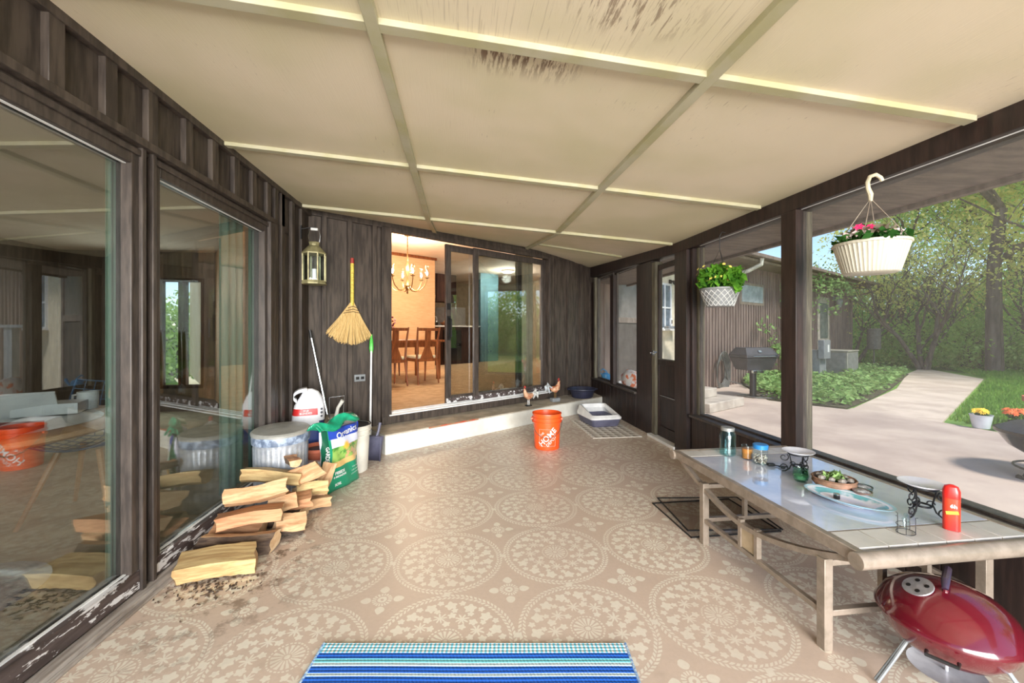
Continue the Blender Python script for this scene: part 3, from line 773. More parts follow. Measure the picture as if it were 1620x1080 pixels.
# climbing vine with pale leaves on the wing wall
vn = thing('climbing_vine', 'straggly pale-leaved vine trained up the wing wall and eave', 'vine', Mg @ Vector((5.2,-.12,GZ)), GA)
mb = MB(); tipsv = []
rv = random.Random(3)
for (x0, x1, z1) in ((0,-.4,2.5),(.1,.9,2.9),(0,-1.9,1.5),(.05,3.0,3.0),(.1,1.6,3.2),(0,-1.2,.9)):
    pts = []
    for i in range(13):
        f = i/12; pts.append((x0+(x1-x0)*f+rv.uniform(-.06,.06), -.06-.25*math.sin(f*2)*(x1>0), z1*math.sin(f*PI/2)+.05))
    mb.tube(pts, .011, 5); tipsv += pts[4:]
for i in range(9): tipsv.append((3.1+rv.uniform(-.4,.5), -.35, 3.1-.14*i))
mb.build('stem', M['bark'], vn)
tv = np.array(tipsv); Cv = tv[rng.integers(0,len(tv),420)] + rng.normal(0,.11,(420,3)); Cv[:,1] = -np.abs(Cv[:,1])-.03
top = np.array([(x_,-.45,2.95) for x_ in np.linspace(1.4,4.2,9)]); Cv = np.concatenate([Cv, top[rng.integers(0,9,420)] + rng.normal(0,(.28,.12,.2),(420,3))])
leaves('leaves', Cv, .06, M['cover'], vn)
# potted plants on the lawn edge
def flower_head(mb, c, r, n=7, up=(0,0,1)):
    c = Vector(c); u = Vector(up).normalized(); a = u.orthogonal().normalized(); b = u.cross(a)
    for i in range(n):
        g = 2*PI*i/n; d = a*math.cos(g)+b*math.sin(g); e = a*math.cos(g+PI/n)+b*math.sin(g+PI/n); f = a*math.cos(g-PI/n)+b*math.sin(g-PI/n)
        mb.add([c, c+f*r*.62+u*r*.15, c+d*r+u*r*.05, c+e*r*.62+u*r*.15], [(0,1,2,3)])
def potted(name, label, loc, prof, pm, fc, nf, fr, spread, hz, nl=60, lm='leafdark', ls=.03, n=22):
    t_ = thing(name, label, 'potted plant', loc)
    mb = MB(); mb.lathe(prof, n); top_ = prof[-1][1]; r_ = max(p[0] for p in prof)
    mb.build('pot', pm, t_)
    mb = MB(); mb.lathe([(.001,top_-.02),(r_*.86,top_-.022)], 14, capb=False); mb.build('soil', M['black'], t_)
    C = cloud(nl, (0,0,top_+hz*.45), (spread,spread,hz*.5), .3, 7)
    leaves('leaves', C, ls, M[lm], t_)
    if nf:
        mb = MB(); rd = random.Random(nf)
        for i in range(nf):
            g = rd.uniform(0,2*PI); k = spread*rd.random()**.5
            flower_head(mb, (k*math.cos(g), k*math.sin(g), top_+hz*rd.uniform(.7,1.1)), fr*rd.uniform(.8,1.15), 7, (math.cos(g)*.5-.3, math.sin(g)*.5-.4, 1))
        mb.build('flowers', mat('petals', *fc, rough=.6, scale=30), t_, smooth=False)
    return t_
potted('potted_pansy', 'white pail of yellow pansies at the lawn edge', (7.26,4.80,GZ+.0), [(.075,0),(.085,.005),(.115,.185),(.12,.19),(.108,.19),(.10,.16)], mat('white_pail', (214,216,222), (196,198,206), rough=.4), ((250,214,60),(236,190,40)), 16, .045, .07, .09)
potted('potted_marigold', 'orange flowers in a small dark pot on the lawn edge', (7.6,4.62,GZ), [(.07,0),(.1,.13),(.09,.13)], M['black'], ((232,120,50),(210,90,36)), 26, .045, .12, .14)
potted('terracotta_planter', 'large terracotta planter at the right edge of the lawn', (8.05,4.55,GZ), [(.15,0),(.24,.38),(.27,.38),(.27,.45),(.235,.45),(.22,.38)], mat('terracotta', (206,118,88), (188,102,76), rough=.8), ((236,206,70),(220,180,50)), 9, .05, .2, .12, 90, 'leafbright', .04)
fpz = thing('fire_pit', 'black metal fire pit bowl with mesh lid on short curved legs', 'fire pit', (5.47,3.02,GZ), R(20))
mb = MB(); mb.lathe([(.08,.16),(.2,.18),(.33,.27),(.40,.38),(.425,.40),(.425,.425),(.40,.425),(.38,.4)], 32); mb.build('bowl', M['blackgloss'], fpz)
mb = MB(); mb.lathe([(.41,.425),(.30,.49),(.12,.53),(.0,.54)], 28, capb=False)
mb.build('mesh_lid', mat('mesh_dark', (48,48,52), (34,34,36), rough=.5, scale=40), fpz)
for i in range(3):
    g = 2*PI*i/3+.5; mb = MB()
    mb.tube([(.2*math.cos(g),.2*math.sin(g),.24),(.26*math.cos(g),.26*math.sin(g),.12),(.34*math.cos(g),.34*math.sin(g),.01),(.38*math.cos(g),.38*math.sin(g),.008)], [.02,.02,.02,.035], 8)
    mb.build('leg', M['black'], fpz)
mb = MB(); mb.tube([(.30*math.cos(2*PI*i/24),.30*math.sin(2*PI*i/24),.08) for i in range(25)], .01, 6); mb.build('ring', M['black'], fpz)
# white bench outside the far windows with bag and watering can
bn = thing('white_bench', 'low white bench standing outside the far screened windows', 'bench', (2.58,5.62,GZ))
mb = MB(); mb.bx((-.26,-.95,.48),(.2,.96,.52)); mb.build('seat', M['white'], bn, bevel=.004)
for sx in (-.18,.14):
    for sy in (-.85,.75):
        mb = MB(); mb.bx((sx,sy,0),(sx+.04,sy+.05,.48)); mb.build('leg', M['white'], bn)
wc = thing('watering_can', 'blue plastic watering can on the white bench', 'watering can', (2.40,6.47,GZ+.52))
mb = MB(); mb.lathe([(.07,0),(.08,.04),(.07,.13),(.03,.16)], 16, capt=True); mb.build('body', mat('blue_plastic', (60,150,200), (40,120,170), rough=.35), wc)
mb = MB(); mb.tube([(.05,0,.04),(.12,0,.1),(.15,0,.17)], [.018,.014,.02]); mb.build('spout', mat('blue_plastic2', (60,150,200), rough=.35), wc)
mb = MB(); mb.tube([(-.06,0,.12),(-.11,0,.17),(-.05,0,.22),(.02,0,.17)], .01); mb.build('handle', mat('blue_plastic3', (60,150,200), rough=.35), wc)
bgm = MB(); bgm.ball((0,0,.13), (.15,.22,.14), 14, seed=4, wob=.13); tag(bgm.build('crumpled_bag', mat('orange_white_bag', (236,120,70), (240,232,224), rough=.4, scale=7, lo=.45, hi=.5), loc=(2.52,5.72,GZ+.52)), 'crumpled orange and white plastic bag on the white bench', 'bag')

# ================================================================ ROOMS INSIDE THE HOUSE
M['peach'] = mat('peach_wallpaper', (236,194,152), (226,182,138), rough=.7, scale=6, stretch=(1,1,8))
M['roomceil'] = mat('room_ceiling', (232,214,196), (222,202,184), rough=.8, scale=2)
M['carpet'] = mat('carpet', (206,178,140), (186,156,120), rough=.95, scale=7, bump=.3)
M['walnut'] = mat('walnut', (150,88,50), (112,62,34), rough=.35, scale=6, stretch=(5,5,.6))
M['cabinet'] = mat('dark_cabinet', (66,42,32), (44,28,22), rough=.8, spec=.15, scale=5, stretch=(5,5,.5))
M['teal'] = mat('teal_wall', (120,160,172), (104,146,160), rough=.6)
M['beige'] = mat('beige_wall', (206,192,166), (190,176,150), rough=.7)
mb = MB(); mb.T = MW; mb.bx((-.4,.14,.2),(9.0,8.2,.30)); struct(mb, 'floor_dining', M['carpet'], smooth=False)
mb = MB(); mb.T = MW; mb.bx((-.4,.14,2.99),(9.0,8.2,3.05)); struct(mb, 'ceiling_dining', M['roomceil'], smooth=False)
mb = MB(); mb.T = MW
mb.bx((-.4,.02,2.44),(9.0,.14,3.05)); mb.bx((-.4,8.1,.2),(9.0,8.2,3.0)); mb.bx((8.9,.14,.2),(9.0,8.1,3.0)); mb.bx((3.5,.122,.2),(9.0,.14,3.0))
struct(mb, 'wall_kitchen', M['beige'], smooth=False)
mb = MB(); mb.T = MW; mb.bx((-.4,4.34,.3),(4.02,4.46,2.99)); mb.bx((-.42,.14,.2),(-.4,8.1,3.0)); struct(mb, 'wall_dining', M['peach'], smooth=False)
mb = MB(); mb.T = MW; mb.bx((-.4,4.30,2.93),(4.05,4.34,2.99)); struct(mb, 'trim_%d' % ti, M['walnut']); ti += 1
mb = MB(); mb.T = MW; mb.bx((6.3,5.5,.3),(7.0,5.62,2.99)); struct(mb, 'wall_teal', M['teal'], smooth=False)
# chandelier
ch = thing('chandelier', 'lit brass chandelier with candle bulbs and glass chimneys over the dining table', 'chandelier', wp(2.39,2.6,2.20), A)
mb = MB(); mb.tube([(0,0,.79),(0,0,.76)], [.06,.05], 14); mb.tube([(0,0,.77),(0,0,.3)], .008, 6)
for i in range(14): mb.tube([(.012*math.cos(2*PI*j/8), .0, .74-.032*i+.018*math.sin(2*PI*j/8)) if i % 2 else (0,.012*math.cos(2*PI*j/8), .74-.032*i+.018*math.sin(2*PI*j/8)) for j in range(9)], .004, 4, cap=False)
mb.build('hanging_chain', mat('brass', (170,140,96), (140,112,74), rough=.3, metal=.8), ch)
M['brass'] = bpy.data.materials['brass']
mb = MB(); mb.lathe([(.008,-.30),(.02,-.28),(.012,-.24),(.04,-.2),(.055,-.15),(.03,-.08),(.02,0),(.035,.08),(.022,.2),(.01,.3)], 14, capt=True); mb.build('centre_column', M['brass'], ch)
bulb, bt_, bp_ = newmat('candle_glow'); bp_.inputs['Emission Color'].default_value = (1,.80,.50,1); bp_.inputs['Emission Strength'].default_value = 22
for i in range(6):
    g = 2*PI*i/6 + .3; c_, s_ = math.cos(g), math.sin(g); mb = MB(); r_ = .36
    mb.tube([(c_*k, s_*k, z) for k, z in ((.03,-.16),(.12,-.24),(.22,-.24),(.31,-.16),(r_,-.05),(r_,0.0))], .009, 6)
    mb.lathe([(.012,0),(.045,.012),(.045,.018),(.014,.02),(.014,.055)], 12, (c_*r_, s_*r_, -.02), capt=True)
    a_ = mb.build('arm', M['brass'], ch)
    mb = MB(); mb.lathe([(.008,0),(.017,.03),(.014,.06),(.003,.09)], 10, (c_*r_, s_*r_, .035), capt=True); mb.build('bulb', bulb, a_)
    mb = MB(); mb.lathe([(.025,0),(.045,.04),(.035,.09),(.022,.16),(.024,.19)], 12, (c_*r_, s_*r_, .02), capb=False); mb.build('glass_chimney', M['jarglass'], a_)
    l = bpy.data.lights.new('candle_light', 'POINT'); l.energy = 14; l.color = (1,.80,.58); l.shadow_soft_size = .03
    lo_ = bpy.data.objects.new('candle_light', l); COL.objects.link(lo_); lo_.parent = ch; lo_.location = (c_*r_, s_*r_, .26)
cl = thing('ceiling_light', 'round white kitchen ceiling light glowing behind the glass door', 'ceiling light', wp(6.6,4.6,2.99), A)
mb = MB(); mb.lathe([(.19,-.03),(.19,0)], 20); mb.build('rim', M['brass'], cl)
em, t__, p__ = newmat('white_glow'); p__.inputs['Emission Color'].default_value = (1,.95,.86,1); p__.inputs['Emission Strength'].default_value = 5
mb = MB(); mb.lathe([(.0,-.09),(.10,-.08),(.16,-.055),(.18,-.03)], 20, capb=False); mb.build('diffuser', em, cl)
l = bpy.data.lights.new('kitchen_light', 'POINT'); l.energy = 110; l.color = (1,.9,.76); l.shadow_soft_size = .12
lo_ = bpy.data.objects.new('kitchen_light', l); COL.objects.link(lo_); lo_.parent = cl; lo_.location = (0,0,-.25)
# dining table and chairs
dt = thing('dining_table', 'walnut dining table with white runner under the chandelier', 'table', wp(2.15,2.95,.30), A)
mb = MB(); mb.bx((-.95,-.5,.71),(.95,.5,.75)); mb.build('tabletop', M['walnut'], dt, bevel=.006)
mb = MB(); mb.bx((-.85,-.42,.62),(.85,.42,.71)); mb.build('apron', M['walnut'], dt)
for sx in (-.88,.82):
    for sy in (-.45,.39):
        mb = MB(); mb.bx((sx,sy,0),(sx+.06,sy+.06,.71)); mb.build('leg', M['walnut'], dt)
rn = MB(); rn.T = MW; rn.bx((1.55,2.75,1.051),(2.75,3.15,1.054)); tag(rn.build('table_runner', M['white']), 'white runner cloth lying along the dining table', 'table runner')
def dchair():
    t_ = thing('dining_chair', 'walnut dining chair with splat back and cream seat, left of the two nearest', 'chair')
    for sx in (-1,1):
        mb = MB(); mb.tube([(sx*.20,-.04,0),(sx*.19,.03,.42),(sx*.20,.0,.75),(sx*.215,-.05,.98)], [.014,.02,.018,.014], 6); mb.build('back_leg', M['walnut'], t_)
        mb = MB(); mb.tube([(sx*.19,.42,0),(sx*.19,.40,.42)], [.014,.022], 6); mb.build('leg', M['walnut'], t_)
    mb = MB(); mb.bx((-.21,.0,.39),(.21,.43,.44)); mb.build('seat_frame', M['walnut'], t_, bevel=.006)
    mb = MB(); mb.bx((-.195,.03,.44),(.195,.42,.49)); mb.build('seat', mat('cream_seat', (226,216,184), (206,196,160), rough=.8), t_, bevel=.018, seg=3) if not bpy.data.materials.get('cream_seat') else mb.build('seat', bpy.data.materials['cream_seat'], t_, bevel=.018, seg=3)
    mb = MB(); mb.add([(-.13,.015,.44),(.13,.015,.44),(.055,-.0,.62),(.055,-.03,.93),(-.055,-.03,.93),(-.055,-.0,.62),(-.13,.03,.44),(.13,.03,.44),(.055,.015,.62),(.055,-.015,.93),(-.055,-.015,.93),(-.055,.015,.62)],
      [(0,1,2,5),(5,2,3,4),(6,11,8,7),(11,10,9,8),(0,5,11,6),(5,4,10,11),(1,7,8,2),(2,8,9,3),(4,3,9,10)]); mb.build('back_splat', M['walnut'], t_)
    mb = MB(); mb.bx((-.215,-.055,.92),(.215,-.025,.97)); mb.build('top_rail', M['walnut'], t_, bevel=.005)
    return t_
dc = dchair()
lab = ['walnut dining chair with splat back and cream seat, left of the two nearest','walnut dining chair with splat back and cream seat, right of the two nearest','walnut dining chair on the far side of the table, behind the left near chair','walnut dining chair on the far side of the table, behind the right near chair']
for i, (s_, v_, rz) in enumerate(((1.86,2.0,0),(2.46,2.0,0),(1.8,3.95,PI),(2.5,3.95,PI))):
    c = dc if i == 0 else copy_tree(dc)
    c.location = wp(s_, v_, .30); c.rotation_euler.z = A + rz; c['label'] = lab[i]; c['group'] = 'dining chairs'
vs_ = thing('flower_vase', 'glass vase of burgundy and pink flowers on the dining table', 'vase', wp(2.05,2.75,1.054), A)
mb = MB(); mb.lathe([(.04,0),(.06,.02),(.065,.1),(.05,.17),(.06,.19)], 16); mb.build('vase_body', M['jarglass'], vs_)
mb = MB()
for i in range(14): g = i*2.4; k = .03+.1*(i/14); mb.tube([(0,0,.02),(k*math.cos(g),k*math.sin(g),.26+.1*((i*7)%5)/5)], .004, 4)
mb.build('stems', M['leafdark'], vs_)
for nm, col, n_, sd in (('burgundy_flowers',(122,34,62),26,1),('pink_flowers',(236,176,180),16,2),('yellow_flowers',(244,206,70),6,3)):
    mb = MB(); rd = random.Random(sd)
    for i in range(n_): g = rd.uniform(0,6.3); k = .17*rd.random()**.5; mb.ball((k*math.cos(g), k*math.sin(g), .28+rd.uniform(-.08,.14)), .022, 6, .8)
    mb.build(nm, mat(nm, col, rough=.8, scale=30), vs_)
# kitchen
kc = thing('wall_cabinet', 'dark brown upper kitchen cabinet hanging beyond the peach wall', 'cabinet', wp(5.0,6.5,2.13), A)
mb = MB(); mb.bx((0,0,0),(1.1,.35,.86)); mb.build('body', M['cabinet'], kc)
for i in range(3):
    mb = MB(); mb.bx((.02+i*.36,-.02,.02),(.36+i*.36,0,.84)); d_ = mb.build('door', M['cabinet'], kc, bevel=.004)
    mb = MB(); mb.tube([(.31+i*.36,-.04,.1),(.31+i*.36,-.04,.2)], .006, 6); mb.build('handle', M['brass'], d_)
kb = thing('breakfast_bar', 'white-topped kitchen bar with black front beside the peach wall', 'counter', wp(4.35,5.3,.3), A)
mb = MB(); mb.bx((0,0,0),(1.75,.6,1.04)); mb.build('body', M['cabinet'], kb)
mb = MB(); mb.bx((-.02,-.04,1.04),(1.77,.62,1.08)); mb.build('worktop', M['white'], kb, bevel=.005)
mb = MB(); mb.bx((.5,-.02,.1),(1.1,0,.95)); mb.build('black_panel', M['blackgloss'], kb)
kt = thing('kettle', 'black and white kettle on the white kitchen bar', 'kettle', wp(4.68,5.45,1.38), A)
mb = MB(); mb.lathe([(.09,0),(.1,.05),(.07,.14),(.03,.18)], 16, capt=True); mb.build('body', M['blackgloss'], kt)
mb = MB(); mb.tube([(-.08,0,.1),(-.05,0,.24),(.05,0,.24),(.08,0,.1)], .012); mb.build('handle', M['white'], kt)
bk = thing('wooden_bowl', 'brown wooden bowl on the white kitchen bar', 'bowl', wp(5.05,5.5,1.38), A)
mb = MB(); mb.lathe([(.07,0),(.14,.06),(.15,.09),(.13,.085)], 16); mb.build('bowl_body', M['walnut'], bk)
mb = MB(); mb.ball((0,0,.09), .06, 10); mb.build('bread', M['peach'], bk)
fr_ = thing('refrigerator', 'tall white refrigerator at the back of the kitchen', 'refrigerator', wp(6.3,7.4,.3), A)
mb = MB(); mb.bx((0,0,0),(.8,.65,1.75)); mb.build('body', M['white'], fr_, bevel=.01)
mb = MB(); mb.bx((0,-.04,.02),(.8,0,1.15)); d_ = mb.build('door', M['white'], fr_, bevel=.01)
mb = MB(); mb.tube([(.06,-.07,.5),(.06,-.07,1.0)], .012); mb.build('handle', M['silver'], d_)
lc = thing('base_cabinet', 'brown kitchen base cabinet with pale worktop against the back wall', 'cabinet', wp(4.2,7.44,.3), A)
mb = MB(); mb.bx((0,0,0),(2.0,.6,.86)); mb.build('body', M['walnut'], lc)
mb = MB(); mb.bx((-.02,-.03,.86),(2.02,.6,.9)); mb.build('worktop', M['white'], lc)
wk = thing('window_9', None, None, wp(4.9,8.08,1.4), A); wk['kind'] = 'structure'
mb = MB(); mb.bx((0,-.03,0),(.9,.02,.05)); mb.bx((0,-.03,.75),(.9,.02,.8)); mb.bx((0,-.03,0),(.05,.02,.8)); mb.bx((.85,-.03,0),(.9,.02,.8)); mb.bx((.43,-.03,0),(.47,.02,.8)); mb.build('window_frame', M['white'], wk)
# curtain by the far door, inside
def curtain(name, label, pts0, n, amp, z0, z1, m, th=.006):
    (x0,y0),(x1,y1) = pts0; L_ = math.hypot(x1-x0,y1-y0); ux, uy = (x1-x0)/L_, (y1-y0)/L_
    mb = MB(); P = []
    for i in range(n*8+1):
        f = i/(n*8); a = amp*math.sin(f*n*2*PI)
        P.append((x0+ux*L_*f-uy*a, y0+uy*L_*f+ux*a))
    k = len(P); vs = [(p[0],p[1],z) for z in (z0, z1) for p in P]
    mb.add(vs, [(i,i+1,k+i+1,k+i) for i in range(k-1)])
    o = mb.build(name, m); md = o.modifiers.new('thickness','SOLIDIFY'); md.thickness = th
    return tag(o, label, 'curtain')
a_ = wp(3.02,.34); b_ = wp(3.34,.30)
curtain('window_curtain', 'beige gathered curtain inside the right end of the patio door', ((a_[0],a_[1]),(b_[0],b_[1])), 4, .03, .32, 2.6, M['beige'])
# ---- family room behind the left panes
mb = MB(); FR = [(-1.59,-1.5),(-1.59,4.0),(-3.4,6.45),(-5.6,6.45),(-5.6,-1.5)]
mb.prism(FR, -.05, .05); struct(mb, 'floor_family', mat('olive_carpet', (176,168,142), (150,142,118), rough=.95, scale=7, bump=.3), smooth=False)
mb = MB(); mb.prism(FR, 2.36, 2.42); struct(mb, 'ceiling_family', M['roomceil'], smooth=False)
mb = MB(); M['dimwall'] = mat('panelled_wall', (120,104,88), (98,84,70), rough=.6, scale=4, stretch=(5,5,.5))
mb.bx((-5.7,-1.6,0),(-5.6,6.5,2.4)); mb.bx((-5.7,-1.6,0),(-1.59,-1.5,2.4))
mb.bx((-5.6,6.45,0),(-4.62,6.55,2.4)); mb.bx((-3.72,6.45,0),(-3.35,6.55,2.4)); mb.bx((-4.62,6.45,0),(-3.72,6.55,.38)); mb.bx((-4.62,6.45,1.98),(-3.72,6.55,2.4))
struct(mb, 'wall_family', M['dimwall'], smooth=False)
wf = thing('window_10', None, None, (-4.62,6.47,.38)); wf['kind'] = 'structure'
mb = MB(); mb.bx((0,-.03,0),(.9,.04,.05)); mb.bx((0,-.03,1.55),(.9,.04,1.6))
for x in (0,.26,.31,.56,.62,.86): mb.bx((x,-.03,0),(x+.04,.04,1.6))
mb.build('window_frame', M['cabinet'], wf)
area('family_window_fill', (-4.17,6.44,1.2), (0,-1,-.1), .85, 1.5, 14, (.92,1,.92))  # added lamp set at the window to lift the dark room
fl_ = thing('ceiling_light', 'added unseen white ceiling light filling the room behind the left glass', 'ceiling light', (-3.6,1.6,2.36))  # fixture and its point lamp are added to brighten this room
mb = MB(); mb.lathe([(0,-.09),(.12,-.075),(.17,-.03),(.18,0)], 20, capb=False); mb.build('diffuser', em, fl_)
l = bpy.data.lights.new('family_fill', 'POINT'); l.energy = 10; l.color = (1,.97,.92); l.shadow_soft_size = .15
lo_ = bpy.data.objects.new('family_fill', l); COL.objects.link(lo_); lo_.parent = fl_; lo_.location = (0,0,-.25)
M['bluegrey'] = mat('blue_grey_enamel', (104,124,148), (88,106,130), rough=.3)
rt = thing('round_table', 'round wood-edged table on a blue-grey pedestal behind the left glass', 'table', (-2.17,2.0,.05))
mb = MB(); mb.lathe([(.0,.70),(.55,.70),(.58,.715),(.58,.735),(.57,.74),(.0,.74)], 48, capb=False); mb.build('tabletop', mat('light_wood', (206,164,118), (186,142,98), rough=.4, scale=4), rt)
mb = MB(); mb.lathe([(.30,0),(.31,.01),(.22,.03),(.1,.1),(.05,.25),(.045,.45),(.08,.62),(.16,.70)], 28); mb.build('pedestal', M['bluegrey'], rt)
tb = MB(); tb.lathe([(.0,.002),(.46,.002),(.475,-.005)], 40, capb=False, wob=.04); tb.box((0,0,.0),(.3,.3,.003)); tag(tb.build('tablecloth', M['white'], loc=(-2.17,2.0,.797)), 'white cloth spread on the round table behind the glass', 'tablecloth')
def wchair(loc, rz, label):
    t_ = thing('wire_chair', label, 'chair', loc, rz, 'wire shell chairs round the table')
    mb = MB(); m_, n_ = 11, 13
    def P(i, j):
        u_ = (i/(m_-1)-.5)*2; v_ = j/(n_-1)
        x = u_*.24*(1-.25*(v_-.5)**2*2); 
        if v_ < .5: y = -.2 + .8*v_; z = .44 + .05*u_*u_ - .02*math.sin(v_*2*PI)
        else: y = .2+(v_-.5)*.16; z = .44 + (v_-.5)*.72 + .03*u_*u_; y -= .06*u_*u_
        return (x, y, z)
    for i in range(m_): mb.tube([P(i,j) for j in range(n_)], .0035, 4)
    for j in range(n_): mb.tube([P(i,j) for i in range(m_)], .0035, 4)
    mb.tube([P(i,0) for i in range(m_)]+[P(m_-1,j) for j in range(1,n_)]+[P(i,n_-1) for i in range(m_-2,-1,-1)]+[P(0,j) for j in range(n_-2,-1,-1)], .006, 5)
    mb.build('wire_shell', M['bluegrey'], t_)
    for sx in (-1,1):
        for sy in (-1,1):
            mb = MB(); mb.tube([(sx*.1,sy*.1,.42),(sx*.22,sy*.22,0)], [.017,.011], 8); mb.build('leg', bpy.data.materials['light_wood'], t_)
    return t_
wchair((-2.35,2.92,.05), R(8), 'wire shell chair with wooden legs at the far side of the round table')
wchair((-1.90,1.45,.05), R(215), 'wire shell chair with wooden legs nearest the glass, at the frame edge')
bs = MB(); bs.box((0,0,.015),(.32,.24,.03), rz=R(12)); tag(bs.build('red_book', mat('red_cover', (190,44,40), (160,36,34), rough=.5), loc=(-1.86,1.78,.80)), 'flat red-edged book on the round table behind the glass', 'book')
ppm = MB(); ppm.box((0,0,.06),(.2,.012,.15), rz=R(30), rx=R(40)); ppm.box((.02,.1,.03),(.22,.16,.05), rz=R(24)); tag(ppm.build('paper_stack', M['white'], loc=(-2.0,2.15,.80)), 'loose stack of white papers on the round table behind the glass', 'papers')
mg = thing('white_mug', 'white mug at the far edge of the round table behind the glass', 'mug', (-1.93,2.38,.80))
mb = MB(); mb.lathe([(.035,0),(.04,.01),(.042,.09),(.037,.09),(.035,.02)], 16); mb.build('cup', M['white'], mg)
mb = MB(); mb.tube([(-.04,0,.075),(-.07,0,.07),(-.075,0,.035),(-.038,0,.02)], .006); mb.build('handle', M['white'], mg)
curtain('sheer_curtain', 'pale green sheer curtain hanging inside the far end of the second pane', ((-1.60,2.95),(-1.60,3.22)), 3, .018, .1, 2.3, M['sheer'], .002)
curtain('sheer_curtain', 'narrow pale green strip for the glass edge inside the first large pane', ((-1.54,1.985),(-1.54,2.05)), 2, .004, .1, 2.3, M['sheer'], .002)  # added strip standing in for the pale glass edge, not a curtain
curtain('sheer_curtain', 'narrow green strip for the glass edge at the right side of the second pane', ((-1.54,3.19),(-1.54,3.27)), 2, .004, .1, 2.3, M['sheer'], .002)  # cloth-shaped strip added in place of the greenish reveal of this pane

# ================================================================ THINGS ON THE PORCH
def text_mesh(body, size, wrap=None, al='CENTER', bold=0.0):
    cu = bpy.data.curves.new('lettering', 'FONT'); cu.body = body; cu.size = size; cu.align_x = al; cu.align_y = 'CENTER'; cu.offset = bold; cu.resolution_u = 3
    to = bpy.data.objects.new('lettering', cu); COL.objects.link(to)
    dg = bpy.context.evaluated_depsgraph_get(); me = bpy.data.meshes.new_from_object(to.evaluated_get(dg))
    vs = [tuple(v.co) for v in me.vertices]; fs = [tuple(p.vertices) for p in me.polygons]
    bpy.data.objects.remove(to); bpy.data.curves.remove(cu); bpy.data.meshes.remove(me)
    return vs, fs
def rring(a, b, r, z, n=6, c=(0,0)):
    P = []
    for qx, qy, g0 in ((1,1,0),(-1,1,PI/2),(-1,-1,PI),(1,-1,1.5*PI)):
        for i in range(n+1):
            g = g0 + PI/2*i/n; P.append((c[0]+qx*(a-r)+r*math.cos(g), c[1]+qy*(b-r)+r*math.sin(g), z))
    return P
def loft(mb, rings, capb=True, capt=False):
    n = len(rings[0]); vs = [p for r_ in rings for p in r_]; k = len(rings)
    fs = [(i*n+j, i*n+(j+1)%n, (i+1)*n+(j+1)%n, (i+1)*n+j) for i in range(k-1) for j in range(n)]
    if capb: fs.append(tuple(range(n-1,-1,-1)))
    if capt: fs.append(tuple(range((k-1)*n, k*n)))
    mb.add(vs, fs)
# ---- orange bucket
M['orange'] = mat('orange_plastic', (240,92,34), (228,80,28), rough=.35, scale=3)
bu = thing('orange_bucket', 'orange plastic bucket with white slanted lettering standing on the floor', 'bucket', (.895,4.13,0), R(-10))
mb = MB(); mb.lathe([(.122,0),(.128,.006),(.140,.27),(.152,.272),(.152,.282),(.143,.284),(.144,.31),(.154,.312),(.154,.322),(.146,.325),(.147,.355),(.153,.357),(.151,.366),(.143,.364),(.138,.3),(.120,.012),(.0,.01)], 48); mb.build('pail', M['orange'], bu)
mb = MB(); mb.tube([(.155*math.cos(PI+PI*i/16), .155*math.sin(PI+PI*i/16)-.0, .30-.17*math.sin(PI*i/16)) for i in range(17)], .0028, 5); mb.build('wire_handle', M['silver'], bu)
for sx in (-1,1): mb = MB(); mb.tube([(sx*.145,0,.30),(sx*.162,0,.30)], .014, 10); mb.build('handle_lug', M['orange'], bu)
def wrapped(mb, body, size, cx, cz_, rot, r0=.1325, slope=.0445, bold=0):
    vs, fs = text_mesh(body, size, bold=bold); c_, s_ = math.cos(rot), math.sin(rot); out = []
    for x, y, _ in vs:
        X = cx + x*c_ - y*s_; Z = cz_ + x*s_ + y*c_; r_ = .128 + (Z-.006)*slope + .0012; g = -PI/2 + X/r_
        out.append((r_*math.cos(g), r_*math.sin(g), Z))
    mb.add(out, fs)
mb = MB(); wrapped(mb, 'HOME', .082, .005, .135, R(45), bold=.001); wrapped(mb, 'THE', .03, -.055, .165, R(45)); wrapped(mb, 'DEPOT', .044, .043, .098, R(45))
for p, q in (((-.085,.045),(.085,.045)),((.085,.045),(.085,.215)),((.085,.215),(-.085,.215)),((-.085,.215),(-.085,.045))):
    pts = []
    for i in range(9):
        f = i/8; X = p[0]+(q[0]-p[0])*f; Z = p[1]+(q[1]-p[1])*f; r_ = .1292+(Z-.006)*.0445; g = -PI/2+X/r_; pts.append((r_*math.cos(g), r_*math.sin(g), Z))
    mb.tube(pts, .0008, 4)
mb.build('lettering', M['white'], bu, smooth=False)
# ---- floor mat, litter box, tub
def tri_mat():
    m, t, p = newmat('printed_mat'); v, x, y, z = coords(t)
    a = (x*11).fr() - .5; b = (y*11).fr() - .5
    f = ((a.abs() < .34) * (b.abs() < .34) * ((a + b) < .12))
    t.links.new(mixc(t, f, rgb(228,222,212), rgb(140,128,112)), p.inputs['Base Color']); p.inputs['Roughness'].default_value = .8
    return m
fm = MB(); fm.prism([(-.29,-.46),(.29,-.46),(.29,.46),(-.29,.46)], 0, .006); tag(fm.build('floor_mat', tri_mat(), loc=(1.775,4.86,.001), bevel=.002), 'thin mat with rows of grey-brown triangles under the litter box', 'mat')
lb = thing('litter_box', 'cat litter box with grey base and raised white rim on the printed mat', 'litter box', (1.80,5.12,.008), R(6))
M['slate'] = mat('slate_plastic', (98,98,118), (84,84,104), rough=.45)
mb = MB(); loft(mb, [rring(.17,.22,.05,0),rring(.18,.23,.05,.01),rring(.205,.255,.05,.10),rring(.200,.25,.05,.10),rring(.165,.215,.05,.012)], capt=True); mb.build('base_tray', M['slate'], lb)
mb = MB(); a0 = rring(.21,.26,.055,.095); a1 = rring(.212,.262,.055,.115); a2 = []; a3 = []
